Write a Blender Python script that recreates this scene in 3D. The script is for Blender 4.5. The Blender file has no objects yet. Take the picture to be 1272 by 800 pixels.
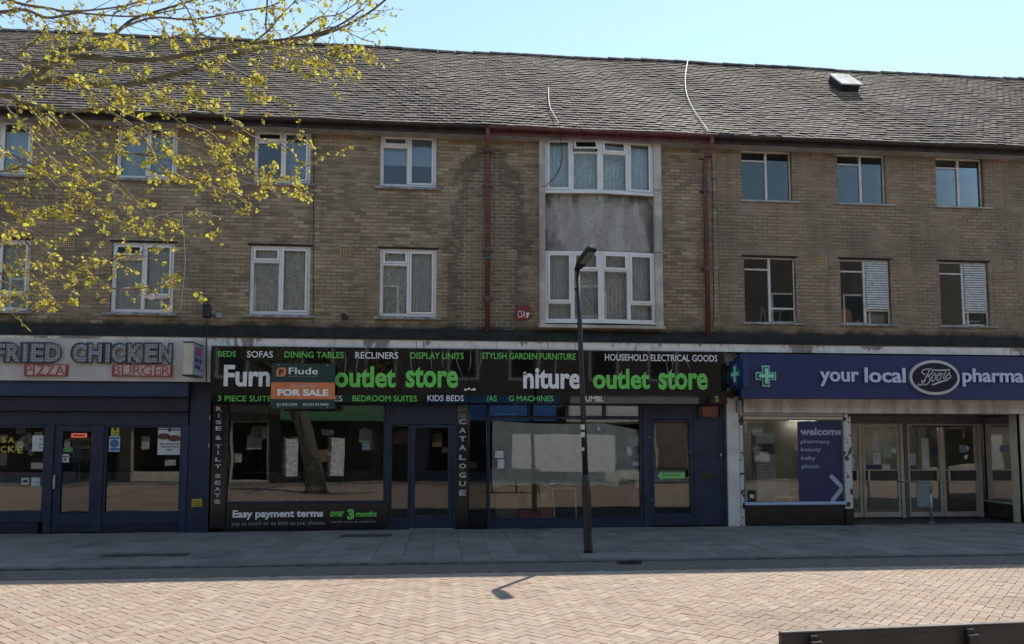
import bpy, math, random
import numpy as np
from mathutils import Vector, Matrix, Euler
random.seed(7)
sc = bpy.context.scene
COL = sc.collection
rad = math.radians

# ------------------------------------------------------------------ camera
F_PX, PX, PY = 919.0, 636.0, 483.0
YAW, PITCH = rad(5.332), rad(4.1875)
CAM = Vector((0.0, -15.2, 1.74))
cd = bpy.data.cameras.new('camera'); cam = bpy.data.objects.new('camera', cd); COL.objects.link(cam)
cam.location = CAM
cam.rotation_euler = (rad(90) + PITCH, 0, -YAW)
cd.sensor_width = 36.0; cd.lens = F_PX / 1272 * 36
cd.shift_y = (PY - 400) / 1272.0
cd.clip_start = 0.05; cd.clip_end = 2000
sc.camera = cam
FWD = Vector((math.sin(YAW) * math.cos(PITCH), math.cos(YAW) * math.cos(PITCH), math.sin(PITCH)))
RGT = Vector((math.cos(YAW), -math.sin(YAW), 0)); UPV = RGT.cross(FWD)
# ------------------------------------------------------------------ light
SUN_EL, SUN_AZ = rad(56.6), rad(29.9)
w = bpy.data.worlds.new('World'); sc.world = w; w.use_nodes = True
nt = w.node_tree; bg = nt.nodes['Background']
sky = nt.nodes.new('ShaderNodeTexSky'); sky.sky_type = 'NISHITA'; sky.sun_disc = False
sky.sun_elevation = SUN_EL; sky.sun_rotation = SUN_AZ; sky.air_density = 1.0; sky.dust_density = 0.1; sky.ozone_density = 2.4
tint = nt.nodes.new('ShaderNodeMix'); tint.data_type = 'RGBA'; tint.blend_type = 'MULTIPLY'; tint.inputs[0].default_value = 1; tint.inputs[7].default_value = (1.04, .97, .80, 1)   # camera-like white balance of the sky light
nt.links.new(sky.outputs[0], tint.inputs[6]); nt.links.new(tint.outputs[2], bg.inputs[0]); bg.inputs[1].default_value = 0.15
sd = Vector((math.sin(SUN_AZ) * math.cos(SUN_EL), math.cos(SUN_AZ) * math.cos(SUN_EL), math.sin(SUN_EL)))
ld = bpy.data.lights.new('sun', 'SUN'); ld.energy = 2.85; ld.angle = rad(0.55); ld.color = (1, .95, .87)
lo = bpy.data.objects.new('sun', ld); COL.objects.link(lo)
lo.rotation_euler = (-sd).to_track_quat('-Z', 'Y').to_euler(); lo.location = sd * 60
vs = sc.view_settings; vs.view_transform = 'Standard'; vs.look = 'None'; vs.exposure = 1.04; vs.gamma = 1; vs.use_curve_mapping = False
sc.cycles.max_bounces = 7; sc.cycles.transparent_max_bounces = 12; sc.cycles.use_denoising = True
sc.cycles.sample_clamp_indirect = 6; sc.cycles.caustics_reflective = False; sc.cycles.caustics_refractive = False

# ------------------------------------------------------------------ measuring: photo point -> point on the wall plane Y
def at(u, v, Y=0.0):
    d = FWD + RGT * ((u - PX) / F_PX) - UPV * ((v - PY) / F_PX)
    t = (Y - CAM.y) / d.y
    return CAM.x + d.x * t, CAM.z + d.z * t
def R(u0, v0, u1, v1, Y=0.0):
    um, vm = (u0 + u1) / 2, (v0 + v1) / 2
    return at(u0, vm, Y)[0], at(u1, vm, Y)[0], at(um, v1, Y)[1], at(um, v0, Y)[1]
def campt(u, v, d):
    return CAM + FWD * d + RGT * ((u - PX) / F_PX * d) - UPV * ((v - PY) / F_PX * d)

# ------------------------------------------------------------------ materials
def mat(name, col, rough=.6, col2=None, scale=3.0, detail=4, bump=0.0, bscale=60.0, metal=0.0, spec=.5, rnd=0.0, stretch=None, contrast=(.35, .65), coat=0, emit=None, noise_rough=0):
    m = bpy.data.materials.new(name); m.use_nodes = True
    t = m.node_tree; N = t.nodes; L = t.links; b = N['Principled BSDF']
    b.inputs['Base Color'].default_value = (*col, 1); b.inputs['Roughness'].default_value = rough
    b.inputs['Metallic'].default_value = metal; b.inputs['Specular IOR Level'].default_value = spec
    if coat: b.inputs['Coat Weight'].default_value = coat
    if emit: b.inputs['Emission Color'].default_value = (*emit[0], 1); b.inputs['Emission Strength'].default_value = emit[1]
    geo = N.new('ShaderNodeNewGeometry'); vec = geo.outputs['Position']
    if stretch:
        mp = N.new('ShaderNodeMapping'); mp.inputs['Scale'].default_value = stretch; L.new(vec, mp.inputs[0]); vec = mp.outputs[0]
    cur = None
    if col2:
        n = N.new('ShaderNodeTexNoise'); n.inputs['Scale'].default_value = scale; n.inputs['Detail'].default_value = detail; L.new(vec, n.inputs['Vector'])
        mr = N.new('ShaderNodeMapRange'); mr.inputs[1].default_value = contrast[0]; mr.inputs[2].default_value = contrast[1]; L.new(n.outputs[0], mr.inputs[0])
        mx = N.new('ShaderNodeMix'); mx.data_type = 'RGBA'; mx.inputs[6].default_value = (*col, 1); mx.inputs[7].default_value = (*col2, 1)
        L.new(mr.outputs[0], mx.inputs[0]); cur = mx.outputs[2]
        if noise_rough:
            m2 = N.new('ShaderNodeMapRange'); m2.inputs[3].default_value = rough; m2.inputs[4].default_value = rough + noise_rough
            L.new(mr.outputs[0], m2.inputs[0]); L.new(m2.outputs[0], b.inputs['Roughness'])
    if rnd:
        r = piece_random(t); mr = N.new('ShaderNodeMapRange'); mr.inputs[3].default_value = 1 - rnd; mr.inputs[4].default_value = 1 + rnd; L.new(r, mr.inputs[0])
        hs = N.new('ShaderNodeHueSaturation'); L.new(mr.outputs[0], hs.inputs['Value'])
        if cur: L.new(cur, hs.inputs['Color'])
        else: hs.inputs['Color'].default_value = (*col, 1)
        cur = hs.outputs[0]
    if cur: L.new(cur, b.inputs['Base Color'])
    if bump:
        n = N.new('ShaderNodeTexNoise'); n.inputs['Scale'].default_value = bscale; n.inputs['Detail'].default_value = 3; L.new(vec, n.inputs['Vector'])
        bp = N.new('ShaderNodeBump'); bp.inputs['Strength'].default_value = bump; bp.inputs['Distance'].default_value = .01
        L.new(n.outputs[0], bp.inputs['Height']); L.new(bp.outputs[0], b.inputs['Normal'])
    return m
def piece_random(t):
    N = t.nodes; L = t.links
    a = N.new('ShaderNodeAttribute'); a.attribute_name = 'rnd'; o = N.new('ShaderNodeObjectInfo')
    ad = N.new('ShaderNodeMath'); ad.operation = 'ADD'; L.new(a.outputs['Fac'], ad.inputs[0]); L.new(o.outputs['Random'], ad.inputs[1])
    fr = N.new('ShaderNodeMath'); fr.operation = 'FRACT'; L.new(ad.outputs[0], fr.inputs[0]); return fr.outputs[0]
class NB:
    """small node-graph writer"""
    def __init__(s, m): s.t = m.node_tree; s.N = s.t.nodes; s.L = s.t.links
    def new(s, ty, **k):
        n = s.N.new(ty)
        for a, b in k.items(): setattr(n, a, b)
        return n
    def val(s, sock, v):
        if isinstance(v, (int, float)): sock.default_value = v
        elif isinstance(v, tuple): sock.default_value = (*v, 1) if len(v) == 3 and sock.type == 'RGBA' else v
        else: s.L.new(v, sock)
    def math(s, op, a, b=0, c=None, clamp=False):
        n = s.new('ShaderNodeMath', operation=op, use_clamp=clamp); s.val(n.inputs[0], a); s.val(n.inputs[1], b)
        if c is not None: s.val(n.inputs[2], c)
        return n.outputs[0]
    def step(s, x, a, b, lo=0, hi=1):
        n = s.new('ShaderNodeMapRange', interpolation_type='SMOOTHSTEP'); s.val(n.inputs[0], x); s.val(n.inputs[1], a); s.val(n.inputs[2], b)
        s.val(n.inputs[3], lo); s.val(n.inputs[4], hi); return n.outputs[0]
    def noise(s, vec, scale, detail=3):
        n = s.new('ShaderNodeTexNoise'); s.val(n.inputs['Vector'], vec); n.inputs['Scale'].default_value = scale; n.inputs['Detail'].default_value = detail; return n.outputs[0]
    def mix(s, f, a, b, mode='MIX'):
        n = s.new('ShaderNodeMix', data_type='RGBA', blend_type=mode); s.val(n.inputs[0], f); s.val(n.inputs[6], a); s.val(n.inputs[7], b); return n.outputs[2]

X_PIPE = at(605.5, 290)[0]; Z_APEX = at(600, 182)[1]; Z_LEDGE = at(640, 414)[1]; X_JOINT = at(892, 300)[0]
def stain_masks(g, pos):
    sep = g.new('ShaderNodeSeparateXYZ'); g.L.new(pos, sep.inputs[0]); x, z = sep.outputs[0], sep.outputs[2]
    big = g.noise(pos, 2.3, 4)
    jit = g.math('MULTIPLY', g.math('ADD', g.math('SUBTRACT', big, .5), g.math('MULTIPLY', g.math('SUBTRACT', g.noise(pos, 8, 3), .5), .45)), 1.0)
    dx = g.math('ABSOLUTE', g.math('SUBTRACT', x, X_PIPE))
    t = g.math('DIVIDE', g.math('SUBTRACT', Z_APEX, z), 1.5, clamp=True)
    wd = g.math('ADD', g.math('MULTIPLY', g.math('SQRT', t), .72), g.math('ADD', jit, -.02))
    q = g.math('SUBTRACT', dx, wd)                       # <0 inside the damp arch
    inside = g.math('MULTIPLY', g.step(q, .03, -.13), g.step(t, 0, .06))
    band = g.math('MULTIPLY', g.math('MULTIPLY', g.step(q, .24, .02), g.step(t, -.0, .04)), g.math('SUBTRACT', 1.0, g.math('MULTIPLY', g.step(q, -.06, -.24), .62)))
    base = g.step(g.math('ADD', z, g.math('MULTIPLY', g.math('SUBTRACT', g.noise(pos, 3.5, 5), .5), .30)), Z_LEDGE + .22, Z_LEDGE + .02)
    return x, z, inside, band, base, big
def brick_mat():
    m = bpy.data.materials.new('brown_brick'); m.use_nodes = True; g = NB(m); b = g.N['Principled BSDF']
    pos = g.new('ShaderNodeNewGeometry').outputs['Position']; r = piece_random(g.t)
    x, z, inside, band, base, big = stain_masks(g, pos)
    cr = g.new('ShaderNodeValToRGB'); e = cr.color_ramp; e.elements[0].position = 0; e.elements[0].color = (.19, .142, .092, 1)
    e.elements[1].position = 1; e.elements[1].color = (.50, .395, .25, 1)
    for p, c in ((.2, (.285, .212, .137)), (.45, (.345, .262, .168)), (.7, (.40, .305, .195)), (.85, (.32, .252, .185))):
        k = e.elements.new(p); k.color = (*c, 1)
    g.L.new(r, cr.inputs[0]); c = cr.outputs[0]
    right = g.step(x, X_JOINT - .02, X_JOINT + .02)
    c = g.mix(g.math('MULTIPLY', right, .5), c, (.275, .205, .155))
    fine = g.noise(pos, 38, 4); c = g.mix(g.step(fine, .3, .7, 0, .32), c, (.16, .125, .088))
    wea = g.noise(pos, .9, 5); c = g.mix(g.step(wea, .42, .68, 0, .55), c, (.150, .122, .092))
    c = g.mix(g.step(g.noise(pos, 1.7, 3), .55, .75, 0, .35), c, (.33, .26, .17))
    c = g.mix(g.math('MULTIPLY', band, .68), c, (.068, .060, .048))
    ms = g.new('ShaderNodeMapping'); ms.inputs['Scale'].default_value = (4.5, 1, .55); g.L.new(pos, ms.inputs[0])
    c = g.mix(g.step(g.noise(ms.outputs[0], 1.0, 4), .52, .72, 0, .48), c, (.135, .110, .080))
    c = g.mix(g.math('MULTIPLY', inside, .38), c, (.120, .100, .072))
    moss = g.step(g.noise(pos, 2.1, 3), .45, .6); mz = g.step(z, Z_LEDGE + .55, Z_LEDGE + .2)
    c = g.mix(g.math('MULTIPLY', g.math('MULTIPLY', moss, mz), .4), c, (.12, .125, .06))
    c = g.mix(g.math('MULTIPLY', base, .92), c, (.022, .021, .018))
    g.L.new(c, b.inputs['Base Color']); b.inputs['Roughness'].default_value = .9; b.inputs['Specular IOR Level'].default_value = .25
    n = g.noise(pos, 55, 4); bp = g.new('ShaderNodeBump'); bp.inputs['Strength'].default_value = .6; bp.inputs['Distance'].default_value = .008
    g.L.new(n, bp.inputs['Height']); g.L.new(bp.outputs[0], b.inputs['Normal']); return m
def mortar_mat():
    m = bpy.data.materials.new('mortar'); m.use_nodes = True; g = NB(m); b = g.N['Principled BSDF']
    pos = g.new('ShaderNodeNewGeometry').outputs['Position']
    x, z, inside, band, base, big = stain_masks(g, pos)
    c = g.mix(g.step(g.noise(pos, 1.3, 4), .4, .65), (.15, .115, .08), (.32, .26, .18))
    c = g.mix(inside, c, (.46, .40, .29)); c = g.mix(g.math('MULTIPLY', base, .9), c, (.03, .028, .024))
    g.L.new(c, b.inputs['Base Color']); b.inputs['Roughness'].default_value = .95; return m
def glass_mat(name, tint=(.93, .96, .95), k=2.0, wob=.0, wscale=1.2):
    m = bpy.data.materials.new(name); m.use_nodes = True; g = NB(m); g.N.remove(g.N['Principled BSDF'])
    out = g.N['Material Output']; tr = g.new('ShaderNodeBsdfTransparent'); tr.inputs[0].default_value = (*tint, 1)
    gl = g.new('ShaderNodeBsdfGlossy'); gl.inputs['Roughness'].default_value = .0
    fr = g.new('ShaderNodeFresnel'); fr.inputs['IOR'].default_value = 1.5
    f = g.math('MULTIPLY', fr.outputs[0], k, clamp=True); mx = g.new('ShaderNodeMixShader'); g.L.new(f, mx.inputs[0])
    if wob:
        pos = g.new('ShaderNodeNewGeometry').outputs['Position']; n = g.noise(pos, wscale, 1); bp = g.new('ShaderNodeBump'); bp.inputs['Strength'].default_value = 1; bp.inputs['Distance'].default_value = wob
        g.L.new(n, bp.inputs['Height']); g.L.new(bp.outputs[0], gl.inputs['Normal'])
    g.L.new(tr.outputs[0], mx.inputs[1]); g.L.new(gl.outputs[0], mx.inputs[2]); g.L.new(mx.outputs[0], out.inputs[0]); return m
def cloth_mat(name, col, lace=0.0, alpha=.8, scale=22):
    m = bpy.data.materials.new(name); m.use_nodes = True; g = NB(m); g.N.remove(g.N['Principled BSDF'])
    out = g.N['Material Output']; pos = g.new('ShaderNodeNewGeometry').outputs['Position']
    d = g.new('ShaderNodeBsdfDiffuse'); tl = g.new('ShaderNodeBsdfTranslucent'); tr = g.new('ShaderNodeBsdfTransparent')
    c = g.mix(g.step(g.noise(pos, 6, 3), .35, .7), col, tuple(q * .86 for q in col)); g.L.new(c, d.inputs[0]); g.L.new(c, tl.inputs[0])
    a = g.new('ShaderNodeMixShader'); a.inputs[0].default_value = .15; g.L.new(d.outputs[0], a.inputs[1]); g.L.new(tl.outputs[0], a.inputs[2])
    b = g.new('ShaderNodeMixShader'); g.L.new(tr.outputs[0], b.inputs[1]); g.L.new(a.outputs[0], b.inputs[2])
    if lace:
        v = g.new('ShaderNodeTexVoronoi'); v.inputs['Scale'].default_value = scale; g.L.new(pos, v.inputs['Vector'])
        g.L.new(g.step(v.outputs[0], .25, .5, alpha - lace, alpha), b.inputs[0])
    else: b.inputs[0].default_value = alpha
    g.L.new(b.outputs[0], out.inputs[0]); return m

M = {}
M['brick'] = brick_mat(); M['mortar'] = mortar_mat()
M['glass'] = glass_mat('window_glass', k=1.35)
M['shopglass'] = glass_mat('shop_glass', (.95, .97, .96), k=1.6, wob=.0025, wscale=.9)
M['doorglass'] = glass_mat('door_glass', (.95, .97, .96), k=1.25, wob=.002, wscale=1.5)
M['pvc'] = mat('white_pvc', (.74, .715, .69), .35, (.63, .605, .58), 4, contrast=(.45, .75))
M['steel_white'] = mat('painted_steel', (.60, .58, .54), .5, (.40, .39, .37), 14, contrast=(.45, .7))
M['sill'] = mat('sill_stone', (.34, .33, .32), .8, (.16, .15, .14), 9)
M['concrete'] = mat('concrete', (.40, .385, .36), .85, (.26, .25, .235), 3, bump=.3)
M['bayframe'] = mat('bay_concrete', (.50, .46, .40), .85, (.33, .30, .26), 2.2, contrast=(.4, .6), bump=.25)
def panel_mat():
    m = bpy.data.materials.new('grey_render'); m.use_nodes = True; g = NB(m); b = g.N['Principled BSDF']
    pos = g.new('ShaderNodeNewGeometry').outputs['Position']; sep = g.new('ShaderNodeSeparateXYZ'); g.L.new(pos, sep.inputs[0]); x, z = sep.outputs[0], sep.outputs[2]
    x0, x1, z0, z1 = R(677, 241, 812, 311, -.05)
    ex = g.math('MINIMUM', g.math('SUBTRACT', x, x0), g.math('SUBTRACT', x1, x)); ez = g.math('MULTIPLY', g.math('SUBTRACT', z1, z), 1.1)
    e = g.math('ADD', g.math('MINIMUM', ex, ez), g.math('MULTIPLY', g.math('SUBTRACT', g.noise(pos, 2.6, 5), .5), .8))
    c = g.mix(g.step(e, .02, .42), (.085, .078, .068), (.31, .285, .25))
    mp = g.new('ShaderNodeMapping'); mp.inputs['Scale'].default_value = (1, 1, .35); g.L.new(pos, mp.inputs[0])
    c = g.mix(g.step(g.noise(mp.outputs[0], 4, 5), .45, .60, 0, .55), c, (.46, .43, .385)); c = g.mix(g.step(g.noise(pos, 11, 5), .5, .7, 0, .4), c, (.16, .15, .13))
    g.L.new(c, b.inputs['Base Color']); b.inputs['Roughness'].default_value = .9; return m
M['render'] = panel_mat()
def fascia_mat():
    m = bpy.data.materials.new('stained_white_fascia'); m.use_nodes = True; g = NB(m); b = g.N['Principled BSDF']
    pos = g.new('ShaderNodeNewGeometry').outputs['Position']; sep = g.new('ShaderNodeSeparateXYZ'); g.L.new(pos, sep.inputs[0])
    mp = g.new('ShaderNodeMapping'); mp.inputs['Scale'].default_value = (1, 1, .28); g.L.new(pos, mp.inputs[0])
    big = g.noise(pos, 1.1, 3); drip = g.noise(mp.outputs[0], 9, 5)
    zt = at(640, 423.5, -.32)[1]
    h = g.math('SUBTRACT', zt, sep.outputs[2])          # distance below the top edge
    lim = g.math('MULTIPLY', g.step(g.math('ADD', g.math('MULTIPLY', drip, .5), g.math('MULTIPLY', big, .9)), .70, .92), .34)
    dirt = g.math('MAXIMUM', g.step(g.math('SUBTRACT', h, lim), .05, -.09), g.step(h, .022, .012))
    c = g.mix(g.step(g.noise(pos, 5, 4), .4, .7), (.76, .73, .68), (.62, .59, .54)); c = g.mix(g.math('MULTIPLY', dirt, .75), c, (.09, .075, .055))
    g.L.new(c, b.inputs['Base Color']); b.inputs['Roughness'].default_value = .7; return m
M['fascia'] = fascia_mat()
M['whiteboard'] = mat('white_sign_panel', (.56, .53, .48), .45, (.46, .43, .39), 2.5)
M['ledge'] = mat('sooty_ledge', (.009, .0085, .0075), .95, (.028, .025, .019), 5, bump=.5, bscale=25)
M['redpaint'] = mat('oxide_red_paint', (.15, .046, .044), .55, (.085, .032, .030), 6, bump=.2, bscale=40)
M['darkgutter'] = mat('black_gutter', (.018, .016, .016), .7, (.05, .03, .028), 5, bump=.4, bscale=30)
M['vent'] = mat('terracotta_vent', (.42, .30, .16), .8, (.34, .24, .13), 30)
M['dark'] = mat('dark_void', (.012, .012, .012), .9)
M['room'] = mat('unlit_room', (.20, .19, .17), .9, (.12, .11, .10), 1.0)
M['floor_in'] = mat('shop_floor', (.10, .09, .08), .5, (.06, .055, .05), 2)
M['navy'] = mat('navy_paint', (.0125, .0235, .058), .42, (.008, .016, .040), 2.5, noise_rough=.2)
M['navy2'] = mat('brighter_navy_shutter', (.016, .036, .092), .45, (.012, .026, .066), 2, stretch=(.3, 1, 4))
M['navydark'] = mat('dark_navy_board', (.009, .012, .035), .5, (.006, .008, .022), 2)
M['black'] = mat('black_gloss_panel', (.005, .005, .005), .035, spec=.6, bump=.09, bscale=1.1)
M['blackmatt'] = mat('black_board', (.012, .012, .013), .22, (.008, .008, .009), 4)
M['green'] = mat('lime_lettering', (.16, .62, .10), .4)
M['white'] = mat('white_lettering', (.86, .83, .81), .4)
M['letgrey'] = mat('grey_lettering', (.30, .30, .33), .5)
M['silver'] = mat('weathered_white_lettering', (.55, .55, .56), .5, (.42, .42, .42), 30)
M['redlet'] = mat('red_neon_tube', (.33, .045, .04), .4)
M['pink'] = mat('faded_pink_box', (.60, .47, .42), .5, (.52, .40, .35), 8)
M['darkgreen'] = mat('dark_green_board', (.012, .045, .036), .4)
M['orange'] = mat('orange_board', (.66, .18, .07), .4, (.70, .22, .08), 3)
M['yellow'] = mat('yellow_plastic', (.50, .38, .03), .5, (.40, .30, .03), 10)
M['blueboots'] = mat('deep_blue_sign', (.014, .030, .115), .4, (.012, .025, .095), .8)
M['crossgreen'] = mat('pale_green_cross', (.30, .70, .52), .4)
M['crossdark'] = mat('dim_green_cross', (.03, .13, .11), .4)
M['ovaldark'] = mat('dark_oval', (.004, .005, .020), .3)
M['chrome'] = mat('dull_silver_rim', (.55, .55, .55), .35, metal=.3)
M['whitewall'] = mat('white_render_dirty', (.68, .65, .61), .75, (.44, .41, .37), 1.8, contrast=(.45, .75), bump=.3, bscale=30)
M['peel'] = mat('flaking_white_paint', (.58, .57, .54), .8, (.04, .035, .03), 7, detail=6, contrast=(.57, .60), bump=.5)
M['lintel'] = mat('stained_concrete_lintel', (.66, .63, .57), .85, (.34, .32, .28), 4, stretch=(1, 1, .4), contrast=(.42, .68), bump=.3)
M['cream'] = mat('cream_aluminium', (.58, .53, .42), .4, (.47, .43, .34), 5)
M['greyalu'] = mat('grey_aluminium', (.16, .155, .15), .5, (.11, .105, .10), 4)
M['tileblack'] = mat('black_stall_riser', (.016, .015, .014), .25, (.025, .023, .021), 5)
M['bluesill'] = mat('pale_blue_sill', (.42, .50, .70), .4)
M['brown_cloth'] = cloth_mat('brown_cloth', (.50, .39, .34), alpha=1)
M['paper'] = mat('paper', (.60, .62, .60), .7, (.50, .52, .50), 9)
M['paper_green'] = mat('pale_green_paper', (.34, .46, .43), .7)
M['paper_blue'] = mat('pale_blue_paper', (.25, .40, .55), .7)
M['card'] = mat('cardboard', (.36, .25, .15), .85, (.28, .19, .11), 5)
M['card_orange'] = mat('orange_box_card', (.55, .20, .09), .8)
M['red'] = mat('red_plastic', (.42, .035, .03), .5)
M['steelrod'] = mat('brushed_steel', (.40, .40, .40), .35, metal=.7)
M['net'] = cloth_mat('net_curtain', (.97, .95, .90), lace=.26, alpha=1.0, scale=14)
M['net2'] = cloth_mat('fine_net_curtain', (.96, .96, .97), lace=.12, alpha=.95, scale=60)
M['blind'] = mat('pale_blind', (.42, .50, .66), .8)
M['bluecurt'] = cloth_mat('blue_grey_curtain', (.42, .50, .64), alpha=1)
M['polepaint'] = mat('black_lamp_post_paint', (.012, .012, .013), .5, (.05, .045, .04), 12, contrast=(.62, .74), bump=.3)
M['lens'] = mat('lamp_lens', (.13, .145, .12), .15, spec=.7)
M['benchwood'] = mat('dark_bench_timber', (.028, .024, .022), .55, (.055, .048, .042), 3, stretch=(1, 8, 8), bump=.3)
M['bench_sun_edge'] = mat('sunlit_bench_edge_paint', (.20, .18, .16), .5, (.12, .10, .09), 9)  # paler tone paints the sunlight on the bench's top edge
M['iron'] = mat('cast_iron', (.02, .02, .02), .45)
def slab_mat():
    m = mat('paving_slab', (.225, .200, .172), .8, (.170, .152, .132), 2.2, rnd=.13, bump=.35, bscale=45, contrast=(.35, .7)); return m
M['slab'] = slab_mat()
_g = NB(M['slab']); _b = _g.N['Principled BSDF']; _p = _g.new('ShaderNodeNewGeometry').outputs['Position']
_c = _b.inputs['Base Color'].links[0].from_socket
_v = _g.new('ShaderNodeTexVoronoi'); _v.inputs['Scale'].default_value = 3.2; _g.L.new(_p, _v.inputs['Vector'])
_c = _g.mix(_g.step(_v.outputs[0], .075, .055, 0, .75), _c, (.035, .035, .034)); _c = _g.mix(_g.step(_g.noise(_p, .8, 5), .5, .68, 0, .45), _c, (.07, .072, .072))
_g.L.new(_c, _b.inputs['Base Color'])
M['slabbed'] = mat('slab_bedding', (.05, .05, .048), .95, (.035, .034, .032), 6)
M['kerb'] = mat('kerb_stone', (.17, .155, .14), .85, (.09, .085, .08), 5, bump=.3)
def paver_mat(name, flat=False):
    m = bpy.data.materials.new(name); m.use_nodes = True; g = NB(m); b = g.N['Principled BSDF']
    pos = g.new('ShaderNodeNewGeometry').outputs['Position']; r = piece_random(g.t)
    if flat:
        v = g.new('ShaderNodeTexVoronoi'); v.inputs['Scale'].default_value = 7; g.L.new(pos, v.inputs['Vector']); sp = g.new('ShaderNodeSeparateColor'); g.L.new(v.outputs['Color'], sp.inputs[0]); r = sp.outputs[0]
    cr = g.new('ShaderNodeValToRGB'); e = cr.color_ramp; e.elements[0].position = 0; e.elements[0].color = (.295, .215, .16, 1); e.elements[1].position = 1; e.elements[1].color = (.435, .345, .26, 1)
    for p, c in ((.2, (.365, .25, .182)), (.45, (.385, .287, .212)), (.65, (.34, .268, .205)), (.82, (.405, .308, .228))):
        k = e.elements.new(p); k.color = (*c, 1)
    g.L.new(r, cr.inputs[0]); c = cr.outputs[0]
    c = g.mix(g.step(g.noise(pos, .5, 4), .35, .7, 0, .35), c, (.40, .32, .25))
    c = g.mix(g.step(g.noise(pos, 1.4, 5), .5, .72, 0, .5), c, (.33, .27, .22))
    c = g.mix(g.step(g.noise(pos, 70, 3), .35, .7, 0, .30), c, (.24, .19, .15))
    c = g.mix(g.step(g.noise(pos, 30, 2), .70, .76, 0, .7), c, (.65, .60, .52))
    vo = g.new('ShaderNodeTexVoronoi'); vo.inputs['Scale'].default_value = 2.3; g.L.new(pos, vo.inputs['Vector']); c = g.mix(g.step(vo.outputs[0], .055, .035, 0, .7), c, (.13, .115, .10)); c = g.mix(g.step(g.noise(pos, .33, 6), .56, .66, 0, .38), c, (.22, .17, .13))
    g.L.new(c, b.inputs['Base Color']); b.inputs['Roughness'].default_value = .85; b.inputs['Specular IOR Level'].default_value = .3
    bp = g.new('ShaderNodeBump'); bp.inputs['Strength'].default_value = .4; bp.inputs['Distance'].default_value = .004; g.L.new(g.noise(pos, 120, 3), bp.inputs['Height']); g.L.new(bp.outputs[0], b.inputs['Normal']); return m
M['paver'] = paver_mat('clay_paver'); M['paverflat'] = paver_mat('distant_paving', True)
M['joint'] = mat('paver_joint_sand', (.15, .115, .085), .95, (.24, .185, .14), 4)
M['road_shade'] = mat('road_shade_paint', (.115, .098, .084), .9, (.15, .128, .108), 6, bump=.4)  # darker colour paints shade onto the road beside the kerb
def tile_mat():
    m = bpy.data.materials.new('roof_tile'); m.use_nodes = True; g = NB(m); b = g.N['Principled BSDF']
    pos = g.new('ShaderNodeNewGeometry').outputs['Position']; r = piece_random(g.t)
    cr = g.new('ShaderNodeValToRGB'); e = cr.color_ramp; e.elements[0].color = (.078, .057, .042, 1); e.elements[1].position = 1; e.elements[1].color = (.25, .188, .136, 1)
    for p, c in ((.25, (.112, .083, .062)), (.6, (.148, .112, .084)), (.85, (.195, .148, .110))):
        k = e.elements.new(p); k.color = (*c, 1)
    g.L.new(r, cr.inputs[0]); c = cr.outputs[0]
    c = g.mix(g.step(g.noise(pos, 16, 4), .5, .75, 0, .5), c, (.31, .29, .25))
    c = g.mix(g.step(g.noise(pos, 2.6, 5), .54, .72, 0, .55), c, (.25, .175, .08))
    c = g.mix(g.step(g.noise(pos, .5, 3), .42, .66, 0, .5), c, (.105, .083, .068))
    g.L.new(c, b.inputs['Base Color']); b.inputs['Roughness'].default_value = .85
    bp = g.new('ShaderNodeBump'); bp.inputs['Strength'].default_value = .6; bp.inputs['Distance'].default_value = .01; g.L.new(g.noise(pos, 60, 3), bp.inputs['Height']); g.L.new(bp.outputs[0], b.inputs['Normal']); return m
M['tile'] = tile_mat()
M['ridge'] = mat('ridge_tile', (.075, .066, .066), .85, (.12, .105, .10), 5, rnd=.3, bump=.4)
M['deck'] = mat('roof_deck', (.03, .028, .026), .95)
M['bark'] = mat('olive_bark', (.19, .17, .11), .85, (.10, .088, .06), 9, bump=.6, bscale=30)
M['twig'] = mat('twig_bark', (.26, .205, .145), .7, (.15, .115, .08), 14)
M['trunkbark'] = mat('mottled_trunk_bark', (.17, .155, .12), .85, (.085, .075, .055), 6, bump=.7, bscale=14)
def leaf_mat(name, col):
    m = bpy.data.materials.new(name); m.use_nodes = True; g = NB(m); b = g.N['Principled BSDF']; out = g.N['Material Output']
    r = piece_random(g.t); c = g.mix(r, col, (col[0] * .75, col[1] * .6, col[2] * 1.3)); g.L.new(c, b.inputs['Base Color']); b.inputs['Roughness'].default_value = .5
    tl = g.new('ShaderNodeBsdfTranslucent'); g.L.new(g.mix(1.0, c, (1.0, .98, .45), 'MULTIPLY'), tl.inputs[0]); mx = g.new('ShaderNodeMixShader'); mx.inputs[0].default_value = .55
    g.L.new(b.outputs[0], mx.inputs[1]); g.L.new(tl.outputs[0], mx.inputs[2]); g.L.new(mx.outputs[0], out.inputs[0]); return m
M['leaf'] = leaf_mat('young_leaf', (.68, .68, .13)); M['bud'] = leaf_mat('bud_scale', (.42, .32, .15))
M['cable_w'] = mat('white_cable', (.62, .60, .55), .6); M['cable_b'] = mat('black_cable', (.02, .02, .02), .6)

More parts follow.
